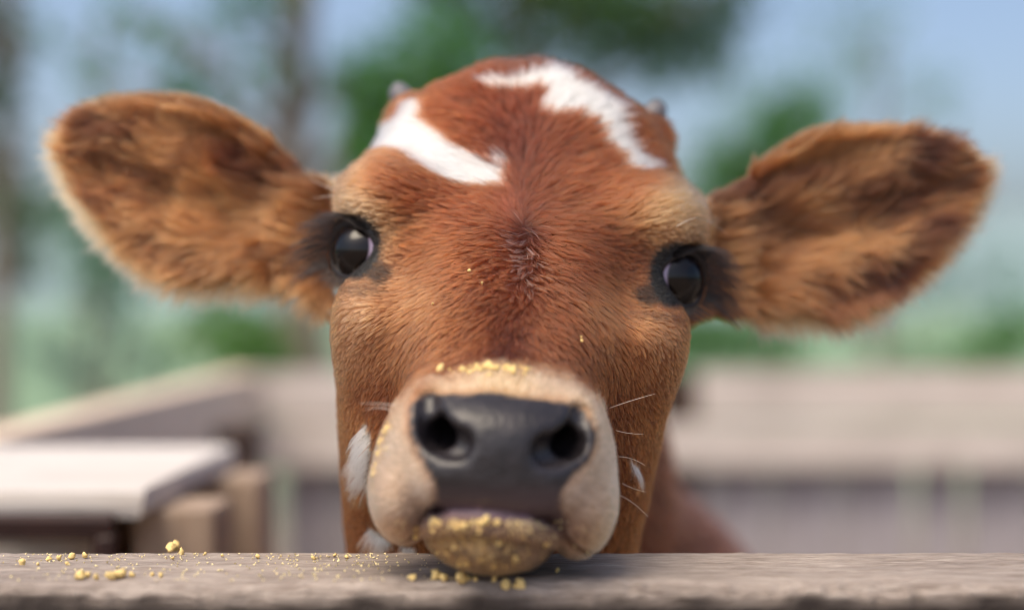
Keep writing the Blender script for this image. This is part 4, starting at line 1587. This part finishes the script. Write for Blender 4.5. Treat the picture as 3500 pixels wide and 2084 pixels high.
for (px, py, r) in [(1605, 933, .0010), (1648, 976, .0007), (1988, 1172, .0007), (1986, 1158, .0005), (1480, 1045, .0006)]:
    p = surf(px, py)
    crumb(p + np.array([0, -.0022, .001]), r, "tiny pale feed speck caught in the brown hair between the eyes and nose", "specks in the face hair")

ZP = -.1080


def on_plank(px, py):
    d = -ZP * FPX / (py - 1042)
    return np.array([(px - 1750) / FPX * d, d, ZP])


BIG = [(582, 1884, .0036), (600, 1876, .0026), (75, 1928, .0020), (245, 1906, .0019), (203, 1912, .0016), (290, 1904, .0020), (167, 1914, .0014), (130, 1930, .0012), (620, 1893, .0018), (410, 1970, .0028), (380, 1976, .0022), (275, 1975, .0026), (300, 1970, .0020), (330, 1978, .0018), (450, 1968, .0016), (520, 1966, .0015), (550, 1968, .0013), (880, 1905, .0014), (1070, 1910, .0012), (1145, 1900, .0012), (1185, 1906, .0011), (590, 1910, .0012), (700, 1895, .0011), (760, 1900, .0010), (230, 1930, .0012)]
for (px, py, r) in BIG:
    r *= .85
    crumb(on_plank(px, py) + np.array([0, 0, r * .6]), r, "yellow feed crumb scattered on the plank top well away from the chin", "crumbs scattered along the plank")
for (px, py, r) in [(1490, 1978, .0032), (1515, 1984, .0026), (1575, 1990, .0034), (1590, 1983, .0024), (1625, 1985, .0016), (1730, 2022, .0030), (1780, 2020, .0034), (1760, 2005, .0014), (1410, 1980, .0016), (1690, 1985, .0018), (1905, 1955, .0014)]:
    r *= .85
    p = on_plank(px, min(py, 1988))
    if py > 1990:
        p = np.array([(px - 1750) / FPX * .5545, .5545, -(py - 1042) / FPX * .5545])
        p[2] = -.1105
    crumb(p + np.array([0, 0, r * .6]), r, "yellow feed crumb fallen on the plank edge just under the chin", "crumbs under the chin")
# fine meal dust
V, Fq, off = [], [], 0
tet = np.array([(1, 1, 1), (-1, -1, 1), (-1, 1, -1), (1, -1, -1)], float)
tf = np.array([(0, 1, 2), (0, 3, 1), (0, 2, 3), (1, 3, 2)])
for k in range(3400):
    if k < 420:
        px = random.choice([random.gauss(1150, 160), random.gauss(350, 280), random.uniform(0, 1700)]); py = 1893 + 92 * random.random() ** 1.5
        p = on_plank(px, py) + np.array([0, 0, .0003])
    else:
        px = random.gauss(1590, 160); py = random.uniform(1775, 1962)
        if vnoise(np.array([[px, py, 0.]]), 1 / 38., 77)[0] < -.15: continue
        p = surf(px, py)
        if p is None or p[1] > .6: continue
    r = random.uniform(.00018, .00042) * (1.5 if k >= 420 else 1)
    R_ = np.array(Matrix.Rotation(random.uniform(0, 6), 3, Vector((random.random() + .1, random.random(), random.random()))))
    V.append(p + tet @ R_.T * r); Fq.append(tf + off); off += 4
o = link_mesh("feed_meal", mesh_np("feed_meal", np.concatenate(V) + OFFC, np.concatenate(Fq), False), M_MEAL)
tag(o, "fine yellow feed meal dusted over the plank and the calf's chin", "feed meal", kind="stuff")
